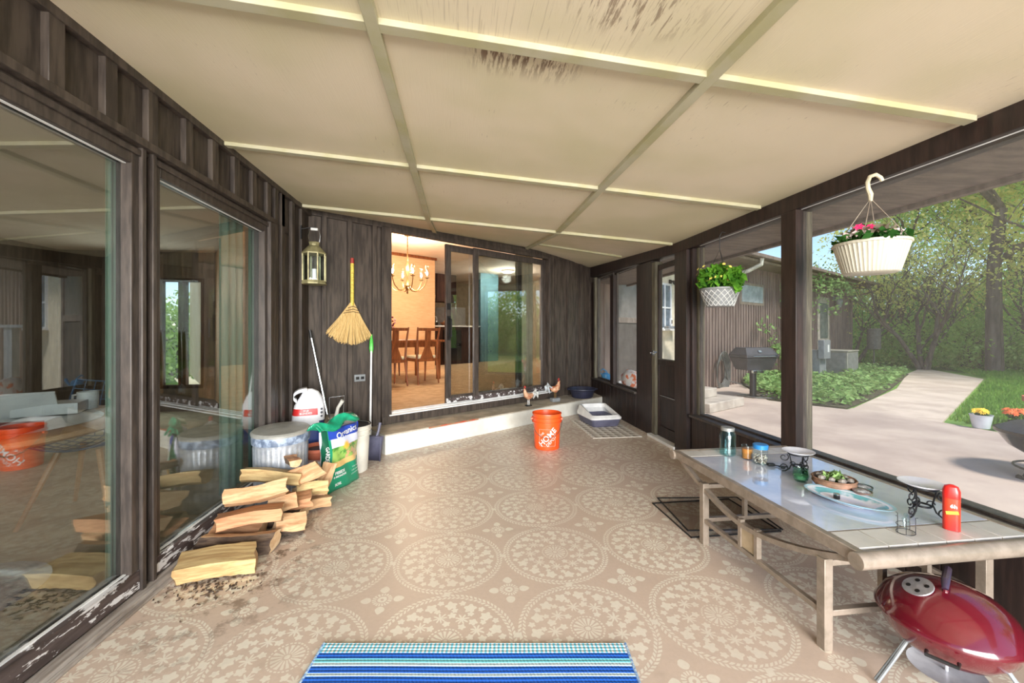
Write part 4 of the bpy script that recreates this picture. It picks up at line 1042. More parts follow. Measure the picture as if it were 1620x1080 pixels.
for (x, y, z), (X, Y, Z) in zip(rring(.185,.235,.06,.0), rring(.165,.21,.06,.0)):
    h_ = .22 if y > -.02 else .22 - .075*min(1, (-.02-y)/.16)
    a2.append((x, y, h_)); a3.append((X, Y, h_-.004))
loft(mb, [a0, a1, a2, a3, [(x*.99,y*.99,z-.05) for x,y,z in a3]], capb=False); mb.build('raised_rim', M['white'], lb)
mb = MB(); loft(mb, [rring(.165,.215,.05,.03),rring(.168,.218,.05,.035)], capt=True); mb.build('litter', M['slate'], lb)
tb_ = thing('rubber_tub', 'dark navy round rubber tub standing on the step in the far corner', 'tub', (1.86,6.03,.199))
mb = MB(); mb.lathe([(.15,0),(.155,.005),(.19,.11),(.215,.125),(.215,.14),(.205,.14),(.185,.11),(.15,.02),(0,.018)], 36); mb.build('tub_wall', mat('navy_rubber', (44,46,66), (36,38,54), rough=.5), tb_)
mb = MB()
for sx in (-1,1): mb.tube([(sx*.215,-.04,.128),(sx*.235,-.02,.125),(sx*.235,.02,.125),(sx*.215,.04,.128)], .007, 6)
mb.build('grip', mat('navy_rubber2', (52,54,78), rough=.5), tb_)
# ---- roosters
def rooster(loc, rz, label, s=1.0, block=False, tail=(232,232,226)):
    t_ = thing('rooster_figurine', label, 'figurine', loc, rz)
    t_.scale = (s,)*3; b = .045 if block else .012
    mb = MB(); mb.box((0,0,b/2),(.11 if block else .08,.07 if block else .05,b)); mb.build('base_block', M['grey'] if block else M['black'], t_, bevel=.003)
    for sy in (-.015,.015): mb = MB(); mb.tube([(.0,sy,b),(.0,sy,b+.07)], .005, 6); mb.build('leg', M['white'] if not block else M['brass'], t_)
    z = b+.06
    mb = MB(); mb.tube([(.075,0,z+.075),(.04,0,z+.055),(.0,0,z+.045),(-.035,0,z+.065),(-.052,0,z+.105),(-.058,0,z+.135),(-.066,0,z+.15)], [.012,.034,.044,.036,.022,.015,.008], 12); mb.build('body', mat('rooster_rust', (166,84,52), (214,176,140), rough=.5, scale=22), t_)
    mb = MB()
    for i in range(7):
        a = -.5+.28*i; mb.tube([(.06,(i-3)*.006,z+.07),(.10+.012*i*.3,(i-3)*.008,z+.13-.01*abs(i-3)),(.13-.006*i,(i-3)*.009,z+.09-.022*i*.6),(.125-.004*i,(i-3)*.009,z+.02+.01*i)], [.01,.012,.01,.003], 6)
    mb.build('tail_feathers', mat('tail_white', tail, (150,152,150), rough=.5, scale=25), t_)
    mb = MB(); mb.tube([(-.045,0,z+.155),(-.055,0,z+.178),(-.07,0,z+.16)], [.007,.01,.004], 6); mb.tube([(-.068,0,z+.135),(-.07,0,z+.115)], [.006,.004], 6); mb.build('comb', mat('comb_red', (204,60,50), rough=.5), t_)
    mb = MB(); mb.tube([(-.066,0,z+.148),(-.088,0,z+.142)], [.006,.001], 6); mb.build('beak', M['brass'], t_)
    return t_
rooster((.92,5.42,.198), R(25), 'rust and white rooster figurine with a grey-white tail on the step', 1.08)
rooster((1.36,5.72,.198), R(200), 'copper rooster figurine on a grey stone block, right of the other rooster', 1.15, True, (196,206,212))
# ---- wall things
cb = thing('fan_broom', 'short straw fan broom with a yellow wrapped handle hanging on the far wall', 'broom', wp(.40,-.045,1.0), A)
mb = MB(); mb.tube([(0,0,.47),(0,0,.92)], .017, 10); 
for i in range(22): mb.tube([(.018*math.cos(2*PI*j/10), .018*math.sin(2*PI*j/10), .49+.019*i) for j in range(11)], .0032, 4)
mb.build('handle', mat('yellow_binding', (224,208,92), (196,172,70), rough=.5, scale=30, stretch=(1,1,4)), cb)
mb = MB(); mb.tube([(0,0,.90),(0,0,.955)], [.019,.016], 10); mb.build('red_tip', mat('red_cap', (168,52,40), rough=.5), cb)
mb = MB(); rd = random.Random(8)
for i in range(230):
    f = rd.uniform(-1,1); g = f*.62-.08; L_ = .42 + rd.uniform(-.02,.015) - .03*f*f; y_ = rd.uniform(-.018,.018)
    mb.tube([(f*.015, y_*.5, .50),(math.sin(g)*L_*.5, y_, .50-math.cos(g)*L_*.5*1.02),(math.sin(g)*L_, y_*1.1, .50-math.cos(g)*L_)], [.0035,.0042,.003], 3, cap=False)
mb.build('straw_fan', mat('straw', (222,192,132), (196,160,100), rough=.8, scale=20, stretch=(6,6,.5)), cb)
mb = MB()
for zz, hw in ((.455,.04),(.425,.06),(.40,.085)): mb.tube([(-hw-.01,-.022,zz-.01),(0,-.026,zz+.008),(hw,-.022,zz-.008)], .003, 5)
mb.build('stitching', mat('twine_dark', (96,74,52), rough=.8), cb)
ol = thing('outlet_plate', 'grey metal double outlet cover on the far wall', 'outlet', wp(.495,-.004,.72), A)
mb = MB(); mb.box((0,0,0),(.115,.008,.072)); mb.build('cover_plate', M['grey'], ol, bevel=.003)
for sx in (-.026,.026): mb = MB(); mb.box((sx,-.006,0),(.034,.006,.028)); mb.build('socket', M['black'], ol, bevel=.002)
gp = thing('telescoping_pole', 'white pole with green grips leaning upright against the far wall', 'pole', (0,0,0))
mb = MB(); mb.tube([(-.895,4.20,.10),(-.925,4.40,1.02)], .0105, 8); mb.build('shaft', M['white'], gp)
M['gripgreen'] = mat('green_grip', (92,196,84), (76,176,70), rough=.4)
mb = MB(); mb.tube([(-.8925,4.18,.0),(-.894,4.19,.05),(-.896,4.205,.12)], [.012,.017,.013], 10); mb.build('lower_grip', M['gripgreen'], gp)
mb = MB(); mb.tube([(-.925,4.40,.98),(-.926,4.405,1.03),(-.9285,4.42,1.11),(-.93,4.43,1.15),(-.931,4.433,1.175)], [.013,.022,.018,.009,.011], 10); mb.build('upper_grip', M['gripgreen'], gp)
sv = thing('mop_handle', 'silver pole with a black tip leaning into the corner from the black bucket', 'pole', (0,0,0))
mb = MB(); mb.tube([(-1.17,4.0,.06),(-1.41,4.07,1.15)], .0115, 8); mb.build('shaft', M['silver'], sv)
mb = MB(); mb.tube([(-1.409,4.07,1.14),(-1.424,4.075,1.22)], .0135, 8); mb.build('tip', M['black'], sv)
# dustpan by the step
dp = thing('grey_dustpan', 'slate grey plastic dustpan propped against the end of the step', 'dustpan', (-.80,3.96,.002), R(-20))
mb = MB()
mb.add([(-.085,-.05,0),(.085,-.05,0),(.07,.03,.21),(-.07,.03,.21),(-.085,-.065,.0),(.085,-.065,.0),(-.07,-.03,.21),(.07,-.03,.21)], [(0,1,2,3),(0,3,6,4),(1,5,7,2),(3,2,7,6)])
o_ = mb.build('pan', M['slate'], dp); md = o_.modifiers.new('thickness','SOLIDIFY'); md.thickness = .004
mb = MB(); mb.tube([(0,.02,.19),(.01,.045,.25),(.02,.06,.33)], [.016,.012,.015], 8); mb.build('handle', M['slate'], dp)
# ---- lantern
ln = thing('wall_lantern', 'weathered brass candle lantern hanging by the corner of the left wall', 'lantern', (-1.31,3.86,1.63), R(12))
M['verd'] = mat('aged_brass', (168,160,118), (128,122,88), rough=.5, metal=.3, scale=14)
def octo(r, z): return [(r*math.cos(PI/8+PI*j/4), r*math.sin(PI/8+PI*j/4), z) for j in range(8)]
mb = MB(); loft(mb, [octo(.105,0),octo(.108,.012),octo(.098,.03),octo(.098,.035)], capt=True); mb.build('base', M['verd'], ln)
mb = MB(); loft(mb, [octo(.105,.27),octo(.108,.28),octo(.09,.30),octo(.05,.345),octo(.04,.35),octo(.045,.375),octo(.05,.38),octo(.0,.382)], capt=False)
mb.build('roof', M['verd'], ln)
mb = MB()
for j in range(8): g = PI/8+PI*j/4; mb.bx((.098*math.cos(g)-.005,.098*math.sin(g)-.005,.03),(.098*math.cos(g)+.005,.098*math.sin(g)+.005,.275))
mb.build('corner_bars', M['verd'], ln)
mb = MB(); loft(mb, [octo(.092,.035),octo(.092,.27)], capb=False); mb.build('glass_panes', M['jarglass'], ln, smooth=False)
cd_ = MB(); cd_.tube([(0,0,.035),(0,0,.14)], .02, 12); cd_.build('candle', M['white'], ln)
mb = MB(); mb.tube([(-.04,0,.375),(-.05,0,.44),(-.035,0,.50),(.035,0,.50),(.05,0,.44),(.04,0,.375)], .003, 5); mb.build('bail', M['silver'], ln)
mb = MB(); mb.tube([(-.028,0,.50),(.028,0,.50)], .012, 10); mb.build('wooden_grip', M['white'], ln)
bk_ = thing('lantern_bracket', 'small iron hook bracket screwed to the left wall holding the lantern', 'bracket', (XL+.03,3.86,2.10))
mb = MB(); mb.box((0,0,0),(.008,.03,.12)); mb.build('plate', M['black'], bk_)
mb = MB(); mb.tube([(0,0,.03),(.08,0,.045),(.112,0,.045),(.118,0,.03),(.112,0,.02)], .0045, 6); mb.build('hook', M['black'], bk_)
# ---- corner clutter
tc = thing('trash_can', 'small ribbed galvanised trash can with flat lid beside the firewood', 'trash can', (-1.262,3.06,0))
mb = MB(); n_ = 120; vs = []; zz = [0,.012,.02,.06,.07,.40,.41,.455,.465,.475]
for i, z in enumerate(zz):
    for j in range(n_):
        g = 2*PI*j/n_; rib = .0035*math.cos(g*30)*(1 if 3 < i < 6 else 0); r_ = .160 + z*.028 + rib + (.006 if i >= 8 or i == 1 else 0); vs.append((r_*math.cos(g), r_*math.sin(g), z))
mb.add(vs, [(i*n_+j, i*n_+(j+1)%n_, (i+1)*n_+(j+1)%n_, (i+1)*n_+j) for i in range(len(zz)-1) for j in range(n_)]+[tuple(range(n_-1,-1,-1))])
M['galv'] = mat('galvanised', (214,220,228), (190,198,210), rough=.3, metal=.6, scale=30); mb.build('can', M['galv'], tc, ang=50)
mb = MB(); mb.lathe([(.182,.43),(.184,.462),(.182,.492),(.165,.497),(.15,.47)], 60, capb=False, wob=.012); mb.build('liner_bag', mat('liner', (164,178,198), (92,106,128), rough=.3, scale=16, lo=.4, hi=.6), tc)
mb = MB(); mb.T = Matrix.Translation((0,0,.503)) @ Matrix.Rotation(R(3),4,'X') ; mb.lathe([(.185,-.012),(.187,.004),(.176,.014),(.12,.02),(0,.024)], 48, capb=False); mb.lathe([(0,-.011),(.185,-.012)], 48, capb=False); mb.build('lid', mat('lid_metal', (196,196,190), (176,176,170), rough=.42, metal=.5), tc)
wbk = thing('styrofoam_box', 'white square plastic tub on the floor between the trash can and the soil bag', 'box', (-1.10,3.36,0), R(8))
mb = MB(); loft(mb, [rring(.11,.11,.02,0),rring(.125,.125,.02,.20),rring(.13,.13,.02,.20),rring(.13,.13,.02,.215),rring(.12,.12,.02,.215)], capt=True); mb.build('tub', M['white'], wbk)
mb = MB(); mb.bx((-.05,-.128,.12),(.05,-.12,.15)); mb.build('grip', M['white'], wbk, bevel=.003)
tp_ = thing('terracotta_saucer', 'shallow terracotta bowl resting on the white tub', 'bowl', (-1.10,3.36,.217))
mb = MB(); mb.lathe([(.09,0),(.12,.03),(.128,.06),(.132,.065),(.132,.085),(.122,.085),(.118,.06),(.09,.012),(0,.01)], 32); mb.build('bowl_wall', bpy.data.materials['terracotta'], tp_)
mb = MB(); mb.lathe([(0,.06),(.117,.058)], 24, capb=False); mb.build('soil', M['black'], tp_)
# black bucket with ash scoop
bb = thing('black_bucket', 'black bucket in the corner behind the soil bag', 'bucket', (-1.16,4.0,0))
mb = MB(); mb.lathe([(.10,0),(.13,.32),(.136,.325),(.136,.34),(.125,.34),(.1,.01),(0,.01)], 28); mb.build('pail', M['black'], bb)
mb = MB(); mb.tube([(.13*math.cos(PI*i/10), .02, .33+.03*math.sin(PI*i/10)) for i in range(11)], .004, 5); mb.build('wire_handle', M['silver'], bb)
sc_ = thing('ash_scoop', 'bare metal scoop with looped wire handle lying across the black bucket', 'scoop', (-1.12,3.93,.345), R(20))
mb = MB(); mb.add([(-.13,-.10,.0),(.11,-.12,.0),(.10,.09,.035),(-.08,.09,.035),(-.13,-.10,.01),(.13,-.12,.045),(.12,.1,.09),(-.10,.1,.08)], [(0,1,2,3),(1,5,6,2),(2,6,7,3),(0,3,7,4)]); o_ = mb.build('pan', mat('dull_metal', (176,168,154), (150,142,128), rough=.45, metal=.4), sc_); md = o_.modifiers.new('thickness','SOLIDIFY'); md.thickness = .003
mb = MB(); mb.tube([(-.07,.08,.04),(-.075,.08,.24),(.055,.08,.25),(.045,.08,.04)], .005, 6); mb.build('wire_loop', M['silver'], sc_)
mb = MB(); mb.tube([(-.02,.08,.04),(.0,.07,.14),(.04,.05,.21)], [.018,.015,.018], 8); mb.build('grip', M['step'], sc_)
# white round bucket with bottle
wb = thing('white_bucket', 'white round bucket with dark rim behind the green soil bag', 'bucket', (-.93,3.66,0))
mb = MB(); mb.lathe([(.122,0),(.128,.006),(.143,.31),(.152,.312),(.152,.322),(.145,.324),(.146,.35),(.154,.352),(.154,.36),(.147,.362),(.149,.39),(.155,.395),(.153,.402),(.14,.40)], 40, capt=False); mb.build('pail', mat('offwhite_plastic', (228,224,212), (214,210,198), rough=.4), wb)
mb = MB(); mb.lathe([(.0,.392),(.1,.392),(.142,.394),(.147,.404),(.155,.406),(.157,.4)], 36, capb=False); mb.build('lid', M['black'], wb)
mb = MB(); mb.tube([(.158*math.cos(R(20)+PI*i/14), .158*math.sin(R(20)+PI*i/14)*1.0, .345-.12*math.sin(PI*i/14)) for i in range(15)], .003, 5); mb.build('wire_handle', M['silver'], wb)
bo = thing('red_cap_bottle', 'squat white bottle with a red cap on top of the white bucket', 'bottle', (-.935,3.63,.405))
mb = MB(); mb.lathe([(.05,0),(.056,.008),(.056,.025),(.03,.05),(.014,.06),(.014,.066)], 20, capt=True); mb.build('bottle_body', M['white'], bo)
mb = MB(); mb.lathe([(.016,.064),(.014,.095),(.009,.10)], 14, capt=True); mb.build('cap', mat('cap_red', (206,44,44), rough=.4), bo)
# soil bag
sb = thing('soil_bag', 'green printed bag of garden soil with folded top and vegetable picture', 'bag', (-.925,3.27,0), R(63))
W2, T2 = .20, .06
def bagpt(u, z, side):      # u -1..1 across
    f = min(1, max(0, z/.5)); bul = (1-u**4)*(.35+.65*math.sin(min(1,z/.48)*PI)**.6 if 0 < z < .5 else .35)
    return (u*W2*(1-.06*f) + .012*math.sin(z*14+u*2), side*(T2*bul + .006*math.sin(u*7+z*22)), z)
mb = MB(); nu, nz = 24, 26; G = {}
vs = []; fs = []
for side in (-1, 1):
    for i in range(nu+1):
        for j in range(nz+1): vs.append(bagpt(-1+2*i/nu, .47*j/nz, side))
q_ = (nu+1)*(nz+1)
for i in range(nu):
    for j in range(nz):
        a = i*(nz+1)+j; fs.append((a, a+nz+1, a+nz+2, a+1)); fs.append((q_+a, q_+a+1, q_+a+nz+2, q_+a+nz+1))
for i in (0, nu):
    for j in range(nz): a = i*(nz+1)+j; fs.append((a, a+1, q_+a+1, q_+a))
for i in range(nu): a = i*(nz+1); fs.append((a, q_+a, q_+a+nz+1, a+nz+1)); a += nz; fs.append((a, a+nz+1, q_+a+nz+1, q_+a))
mb.add(vs, fs)
def bag_print():
    m, t, p = newmat('bag_print'); v, x, y, z = coords(t)
    n = noise(t, v, 30, detail=4); n2 = noise(t, v, 14, detail=3)
    c = mixc(t, n, rgb(30,150,112), rgb(20,128,94))
    pic = (z > (.19 + (x*.05))) * (z < .40) * (x > -.125)
    sky = mixc(t, n2, rgb(226,228,244), rgb(206,212,236))
    veg = mixc(t, n2.ss(.42,.55), rgb(74,140,60), rgb(150,190,96))
    veg = mixc(t, ((x > .0) * n.ss(.45,.55)), veg, rgb(200,160,116))
    sun_ = hyp(x - .01, z - .335).ss(.045,.01); picc = mixc(t, (z > .335), veg, sky); picc = mixc(t, sun_, picc, rgb(240,186,70))
    crate = (z < .225 + 0.0) * 1.0
    picc = mixc(t, (z < (.235 + x*.05)), picc, rgb(226,188,120))
    c = mixc(t, pic, c, picc)
    c = mixc(t, (z > .40) * (x > -.14), c, rgb(44,72,170))
    c = mixc(t, (x < -.145), c, rgb(16,84,60))
    c = mixc(t, (x < -.188), c, rgb(210,208,222))
    c = mixc(t, (y > .0), c, rgb(210,210,222))
    t.links.new(c, p.inputs['Base Color']); p.inputs['Roughness'].default_value = .3
    return m
mb.build('sack', bag_print(), sb, ang=70)
mb = MB()      # rolled and folded-over top
for k_ in range(2):
    vs = []; n1, n2_ = 22, 6
    for i in range(n1+1):
        f = i/n1; u = -1+2*f
        for j in range(n2_+1):
            g = j/n2_; vs.append((u*.19-.06*g-.04, -.045+.0*g + .07*(g)+.012*math.sin(u*6+g*3)-.02*k_, .465+.055*math.sin(g*PI*.9)+.045*f+.018*math.sin(u*5)+ (.012 if k_ else 0)))
    mb.add(vs, [(i*(n2_+1)+j, (i+1)*(n2_+1)+j, (i+1)*(n2_+1)+j+1, i*(n2_+1)+j+1) for i in range(n1) for j in range(n2_)])
o_ = mb.build('folded_top', mat('bag_green', (34,164,122), (20,128,94), rough=.28, scale=12), sb, ang=70); md = o_.modifiers.new('thickness','SOLIDIFY'); md.thickness = .006
def flat_text(mb, body, size, cx, cz_, rot=0, yoff=-.0035, bold=0):
    vs, fs = text_mesh(body, size, bold=bold); c_, s_ = math.cos(rot), math.sin(rot); out = []
    for x, y, _ in vs:
        X = cx+x*c_-y*s_; Z = cz_+x*s_+y*c_; u = max(-1,min(1,(X-.012*math.sin(Z*14))/W2)); b = bagpt(u, Z, -1); out.append((X, b[1]+yoff, Z))
    mb.add(out, fs)
mb = MB(); flat_text(mb, 'GARDEN SOIL', .034, -.165, .25, -PI/2, bold=.0005); flat_text(mb, 'Organics', .062, .03, .43, R(8), bold=.0012); flat_text(mb, 'FEEDS', .032, -.055, .145, R(6), bold=.0012); flat_text(mb, '4 MONTHS', .022, -.05, .115, R(6), bold=.001); flat_text(mb, 'SOIL', .03, -.055, .05, R(6), bold=.0012)
for zz in (.15,.12,.09): flat_text(mb, 'FOR GARDENS', .014, .125, zz, R(12))
mb.build('lettering', M['white'], sb, smooth=False)
# white and blue bag with folded top
ib = thing('white_bag', 'white bag with a red band and curled folded top behind the trash can', 'bag', (-1.29,3.66,0), R(20))
def band_mat():
    m, t, p = newmat('white_bag_print'); v, x, y, z = coords(t); n = noise(t, v, 9, detail=3)
    c = mixc(t, n.ss(.3,.7), rgb(236,236,238), rgb(214,216,222))
    c = mixc(t, (z > .50)*(z < .555)*(x < .07)*(y < .02), c, rgb(198,44,44)); c = mixc(t, (z < .40), c, rgb(40,70,150))
    dots = ((hyp(x-.1, z-.545) < .009).max(hyp(x-.1, z-.515) < .010)).max(hyp(x-.1, z-.485) < .009) * (y < 0)
    c = mixc(t, dots, c, rgb(90,92,100)); c = mixc(t, (x > .08)*(z > .41)*(z < .45)*(y < 0), c, rgb(40,50,90))
    t.links.new(c, p.inputs['Base Color']); p.inputs['Roughness'].default_value = .4; return m
mb = MB(); rr = []
for z, a, b, dx in ((0,.10,.075,0),(.03,.125,.09,0),(.2,.13,.095,0),(.4,.128,.09,0),(.5,.125,.082,.0),(.58,.115,.07,.012),(.64,.09,.055,.02),(.69,.06,.038,.015),(.715,.03,.02,-.0)):
    rr.append([(x+dx+.004*math.sin(z*30+y*40), y, z) for x, y, _ in rring(a, b, min(a,b)*.8, z)])
loft(mb, rr, capt=True); mb.build('sack', band_mat(), ib, ang=70)
mb = MB(); rr = []
for i in range(12):
    f = i/11; g = f*2.3; rr.append([(.0-.115*math.sin(g)*.9-.01, yy*(.052-.006*f), .66+.055*math.cos(g)-.005+tt*.014) for yy, tt in ((-1,-1),(0,-1.3),(1,-1),(1.1,0),(1,1),(0,1.3),(-1,1),(-1.1,0))])
loft(mb, rr, capt=True); mb.build('curled_top', mat('bag_white', (232,232,234), (196,198,204), rough=.4, scale=20), ib)
mb = MB()
for body, size, z, mm in (('10 LB',.018,.540,0),('BLENDED',.022,.518,0)):
    vs, fs = text_mesh(body, size, bold=.0006); mb.add([(x-.02, -.0865-.0*z, z+y) for x, y, _ in vs], fs)
mb.build('lettering', M['white'], ib, smooth=False)
# ---- firewood
def wood_mats():
    a = mat('split_wood', (208,170,128), (176,130,90), rough=.8, scale=9, stretch=(.5,5,5), bump=.4)
    b = mat('wood_bark', (104,86,70), (66,52,44), rough=.95, scale=14, stretch=(.7,3,3), bump=.9, bdist=.01)
    c = mat('wood_end', (226,196,156), (204,166,124), rough=.8, scale=20, bump=.2)
    return [a, b, c]
WM = wood_mats()
WM2 = [mat('split_wood_orange', (200,150,110), (168,118,82), rough=.8, scale=9, stretch=(.5,5,5), bump=.4), WM[1], WM[2]]
WM3 = [mat('split_wood_pale', (204,178,126), (168,136,90), rough=.8, scale=9, stretch=(.5,5,5), bump=.4), WM[1], WM[2]]
def log(seed, loc, L_, sz, rz, roll, pitch, label, mats, flat=1.0):
    rd = random.Random(seed); mb = MB(); kind_ = 1
    if kind_: sec = [(-.5,-.28,0),(.5,-.34,0),(.42,.30,0),(.1,.46,1),(-.28,.34,1)]
    else: sec = [(-.5,-.3,0),(.45,-.42,1),(.56,-.05,1),(.3,.34,0),(-.35,.3,0)]
    sec = [(a*sz, b*sz*flat, k) for a, b, k in sec]
    # subdivide section edges
    S = []
    for i, (a, b, k) in enumerate(sec):
        a2, b2, _ = sec[(i+1)%len(sec)]
        for f in (0,.33,.66): S.append((a+(a2-a)*f, b+(b2-b)*f, k))
    n = len(S); m_ = 12; vs = []
    ph = [rd.uniform(0,6.3) for _ in range(4)]
    for i in range(m_+1):
        f = i/m_; x = (f-.5)*L_; w_ = .012*math.sin(f*3+ph[0]); t_ = .010*math.sin(f*4+ph[1])
        for j, (a, b, k) in enumerate(S):
            r_ = 1 + rd.uniform(-.035,.035); ex = (a*rd.uniform(.1,.35)+rd.uniform(-.004,.004)) if i in (0,m_) else 0
            vs.append((x+ex, a*r_+w_, b*r_+t_))
    mb.v = vs
    for i in range(m_):
        for j in range(n): mb.f.append((i*n+j, i*n+(j+1)%n, (i+1)*n+(j+1)%n, (i+1)*n+j)); mb.m.append(1 if S[j][2] else 0)
    mb.f.append(tuple(range(n-1,-1,-1))); mb.m.append(2); mb.f.append(tuple(range(m_*n,(m_+1)*n))); mb.m.append(2)
    o = mb.build('split_log', mats, ang=28); o.location = loc; o.rotation_euler = (R(roll), R(pitch), R(rz))
    return tag(o, label, 'firewood', 'split firewood logs stacked beside the trash can')
LG = [  # x, y, z, length, size, yaw, roll, pitch, flat, mat, label
 (-1.19,2.17,.062,.33,.155,8,188,0,.85,WM3,'pale split log lying lowest and nearest the camera in the firewood pile'),
 (-1.19,2.36,.055,.36,.12,4,20,0,.9,WM,'grey-barked split log on the floor just behind the nearest log'),
 (-1.27,2.53,.06,.26,.14,-3,200,0,.85,WM2,'short reddish split log low in the pile against the door frame'),
 (-1.15,2.68,.055,.34,.13,3,10,0,.85,WM,'floor-level split log under the middle of the firewood pile'),
 (-1.03,2.70,.150,.19,.115,8,190,0,.9,WM2,'stubby split log with pale end face in the middle layer of the pile'),
 (-1.17,2.44,.165,.33,.17,9,172,-3,.62,WM2,'broad orange-brown slab log with white bark edge on the front of the pile'),
 (-1.20,2.56,.262,.31,.18,16,165,-5,.7,WM,'large tan wedge log on top of the broad slab at the front of the pile'),
 (-1.20,2.79,.272,.36,.12,-6,170,3,.9,WM3,'long knotty log lying across the back top of the pile'),
 (-1.00,2.54,.06,.16,.115,20,120,0,1,WM,'small triangular log end at the right foot of the pile'),
 (-.985,2.86,.058,.20,.12,30,185,0,.9,WM,'short split log at the far right foot of the pile by the can'),
 (-.985,2.83,.160,.19,.115,22,160,0,.9,WM3,'short split log with pale face stacked above the far right foot'),
 (-1.00,2.81,.270,.17,.11,28,240,-20,.9,WM,'angled split log with bright end near the top right of the pile'),
 (-1.10,2.84,.350,.14,.08,120,190,-8,.8,WM2,'small reddish chunk topping the pile in front of the trash can'),
 (-.955,2.95,.16,.27,.09,70,220,-48,.8,WM,'curved slab of wood leaning down the far right end of the pile'),
 (-1.06,2.60,.165,.15,.09,15,250,0,1,WM,'narrow split piece wedged between slab and stubby log'),
]
for i, (x, y, z, L_, s_, rz, ro, pi_, fl_, mm, lb_) in enumerate(LG): log(100+i, (x,y,z), L_, s_, rz, ro, pi_, lb_, mm, fl_)
wc_ = MB(); rd = random.Random(77)
for i in range(170):
    x = -1.16+rd.gauss(0,.10); y = 2.08+rd.gauss(0,.06)
    if x < -1.37: continue
    wc_.box((x,y,.003),(rd.uniform(.004,.022),rd.uniform(.002,.006),.003), rz=rd.uniform(0,3))
tag(wc_.build('wood_chips', WM[1]), 'scattered bark crumbs on the floor in front of the firewood', 'wood chips', kind='stuff')
# ---- rug
def rug_mat():
    m, t, p = newmat('striped_rug'); v, x, y, z = coords(t); n = noise(t, v, 70, (1,2,1), 3)
    B = rgb(18,82,190); cr = mixc(t, n, B, rgb(30,110,214)); d = y*-1.0
    W_ = mixc(t, n, rgb(226,240,246), rgb(180,216,232)); Tl = mixc(t, n, rgb(90,190,206), rgb(140,214,222))
    border = mixc(t, ((x*62).fr() > .5), rgb(232,238,240), rgb(110,196,222))
    c = mixc(t, (d < .047), cr, border)
    def band(a, b, col):
        nonlocal c; c = mixc(t, (d > a)*(d < b), c, col)
    band(.073,.091,Tl); band(.091,.107,W_); band(.136,.150,W_)
    for k in range(5): band(.21+k*.11,.228+k*.11,Tl); band(.228+k*.11,.246+k*.11,W_); band(.275+k*.11,.288+k*.11,W_)
    t.links.new(c, p.inputs['Base Color']); p.inputs['Roughness'].default_value = .85
    bumpn(t, p, ((y*420).sin()*.5 + (x*500 + y*180).sin()*.5), .6, .003)
    return m
rg = thing('striped_rug', 'blue, white and teal striped woven rug at the bottom of the view', 'rug', (.055,1.556,.001), -TH)
mb = MB(); nx_ = 40; vs = []
for i in range(nx_+1):
    for j in range(31):
        u = i/nx_; v_ = j/30; vs.append((-.575+1.15*u+.004*math.sin(v_*40)*(1 if i in (0,nx_) else 0), -.80*v_, .007+.0015*math.sin(u*9)*math.sin(v_*5)))
k = len(vs); vs2 = [(x,y,0) for x,y,z in vs]
fs = []
for i in range(nx_):
    for j in range(30):
        a = i*31+j; fs += [(a, a+31, a+32, a+1), (k+a, k+a+1, k+a+32, k+a+31)]
for j in range(30): fs += [(j, j+1, k+j+1, k+j), (nx_*31+j, k+nx_*31+j, k+nx_*31+j+1, nx_*31+j+1)]
for i in range(nx_): a = i*31; fs += [(a, k+a, k+a+31, a+31)]; a += 30; fs += [(a, a+31, k+a+31, k+a)]
mb.add(vs+vs2, fs); mb.build('woven_field', rug_mat(), rg)
M['edge'] = mat('rug_edge', (190,214,226), (90,130,190), rough=.9, scale=90)
for sx in (-1,1): mb = MB(); mb.tube([(sx*.577,-.8*i/40,.006) for i in range(41)], .005, 6); mb.build('bound_edge', M['edge'], rg)
# ---- coffee table
M['champ'] = mat('champagne_metal', (156,142,128), (136,124,110), rough=.38, metal=.25, scale=20)
TX0, TX1, TY0, TY1, TZ = 1.345, 2.125, 1.215, 2.42, .45
tt = thing('patio_table', 'low champagne metal patio table with tile ends and glass centre', 'table', (TX0,TY0,0))
w_, d_ = TX1-TX0, TY1-TY0
mb = MB()
mb.bx((0,0,TZ-.045),(.03,d_,TZ)); mb.bx((w_-.03,0,TZ-.045),(w_,d_,TZ))
for y in (.14, d_-.15): mb.bx((.03,y,TZ-.02),(w_-.03,y+.012,TZ-.002))
mb.build('top_frame', M['champ'], tt, bevel=.003)
for y in (0, d_): mb = MB(); mb.tube([(-.012,y,TZ-.028),(w_+.012,y,TZ-.028)], .029, 20); mb.build('end_roll', M['champ'], tt)
M['tile'] = mat('pale_tile', (206,202,196), (190,186,180), rough=.3, scale=5)
for y0, y1 in ((.028,.140),(d_-.138,d_-.028)):
    for i in range(6):
        x0 = .032 + i*(w_-.064)/6; mb = MB(); mb.bx((x0+.0015,y0,TZ-.014),(x0+(w_-.064)/6-.0015,y1,TZ-.001)); mb.build('tile', M['tile'], tt, bevel=.0015)
def frosted():
    m, t, p = newmat('frosted_table_glass'); v, x, y, z = coords(t); n = noise(t, v, 4, detail=5)
    t.links.new(mixc(t, n.ss(.35,.65), rgb(204,208,222), rgb(180,188,208)), p.inputs['Base Color']); p.inputs['Roughness'].default_value = .07
    p.inputs['Specular IOR Level'].default_value = 1.0; p.inputs['Coat Weight'].default_value = .6; p.inputs['Coat Roughness'].default_value = .03
    return m
mb = MB(); mb.bx((.03,.152,TZ-.01),(w_-.03,d_-.15,TZ-.002)); mb.build('glass_top', frosted(), tt)
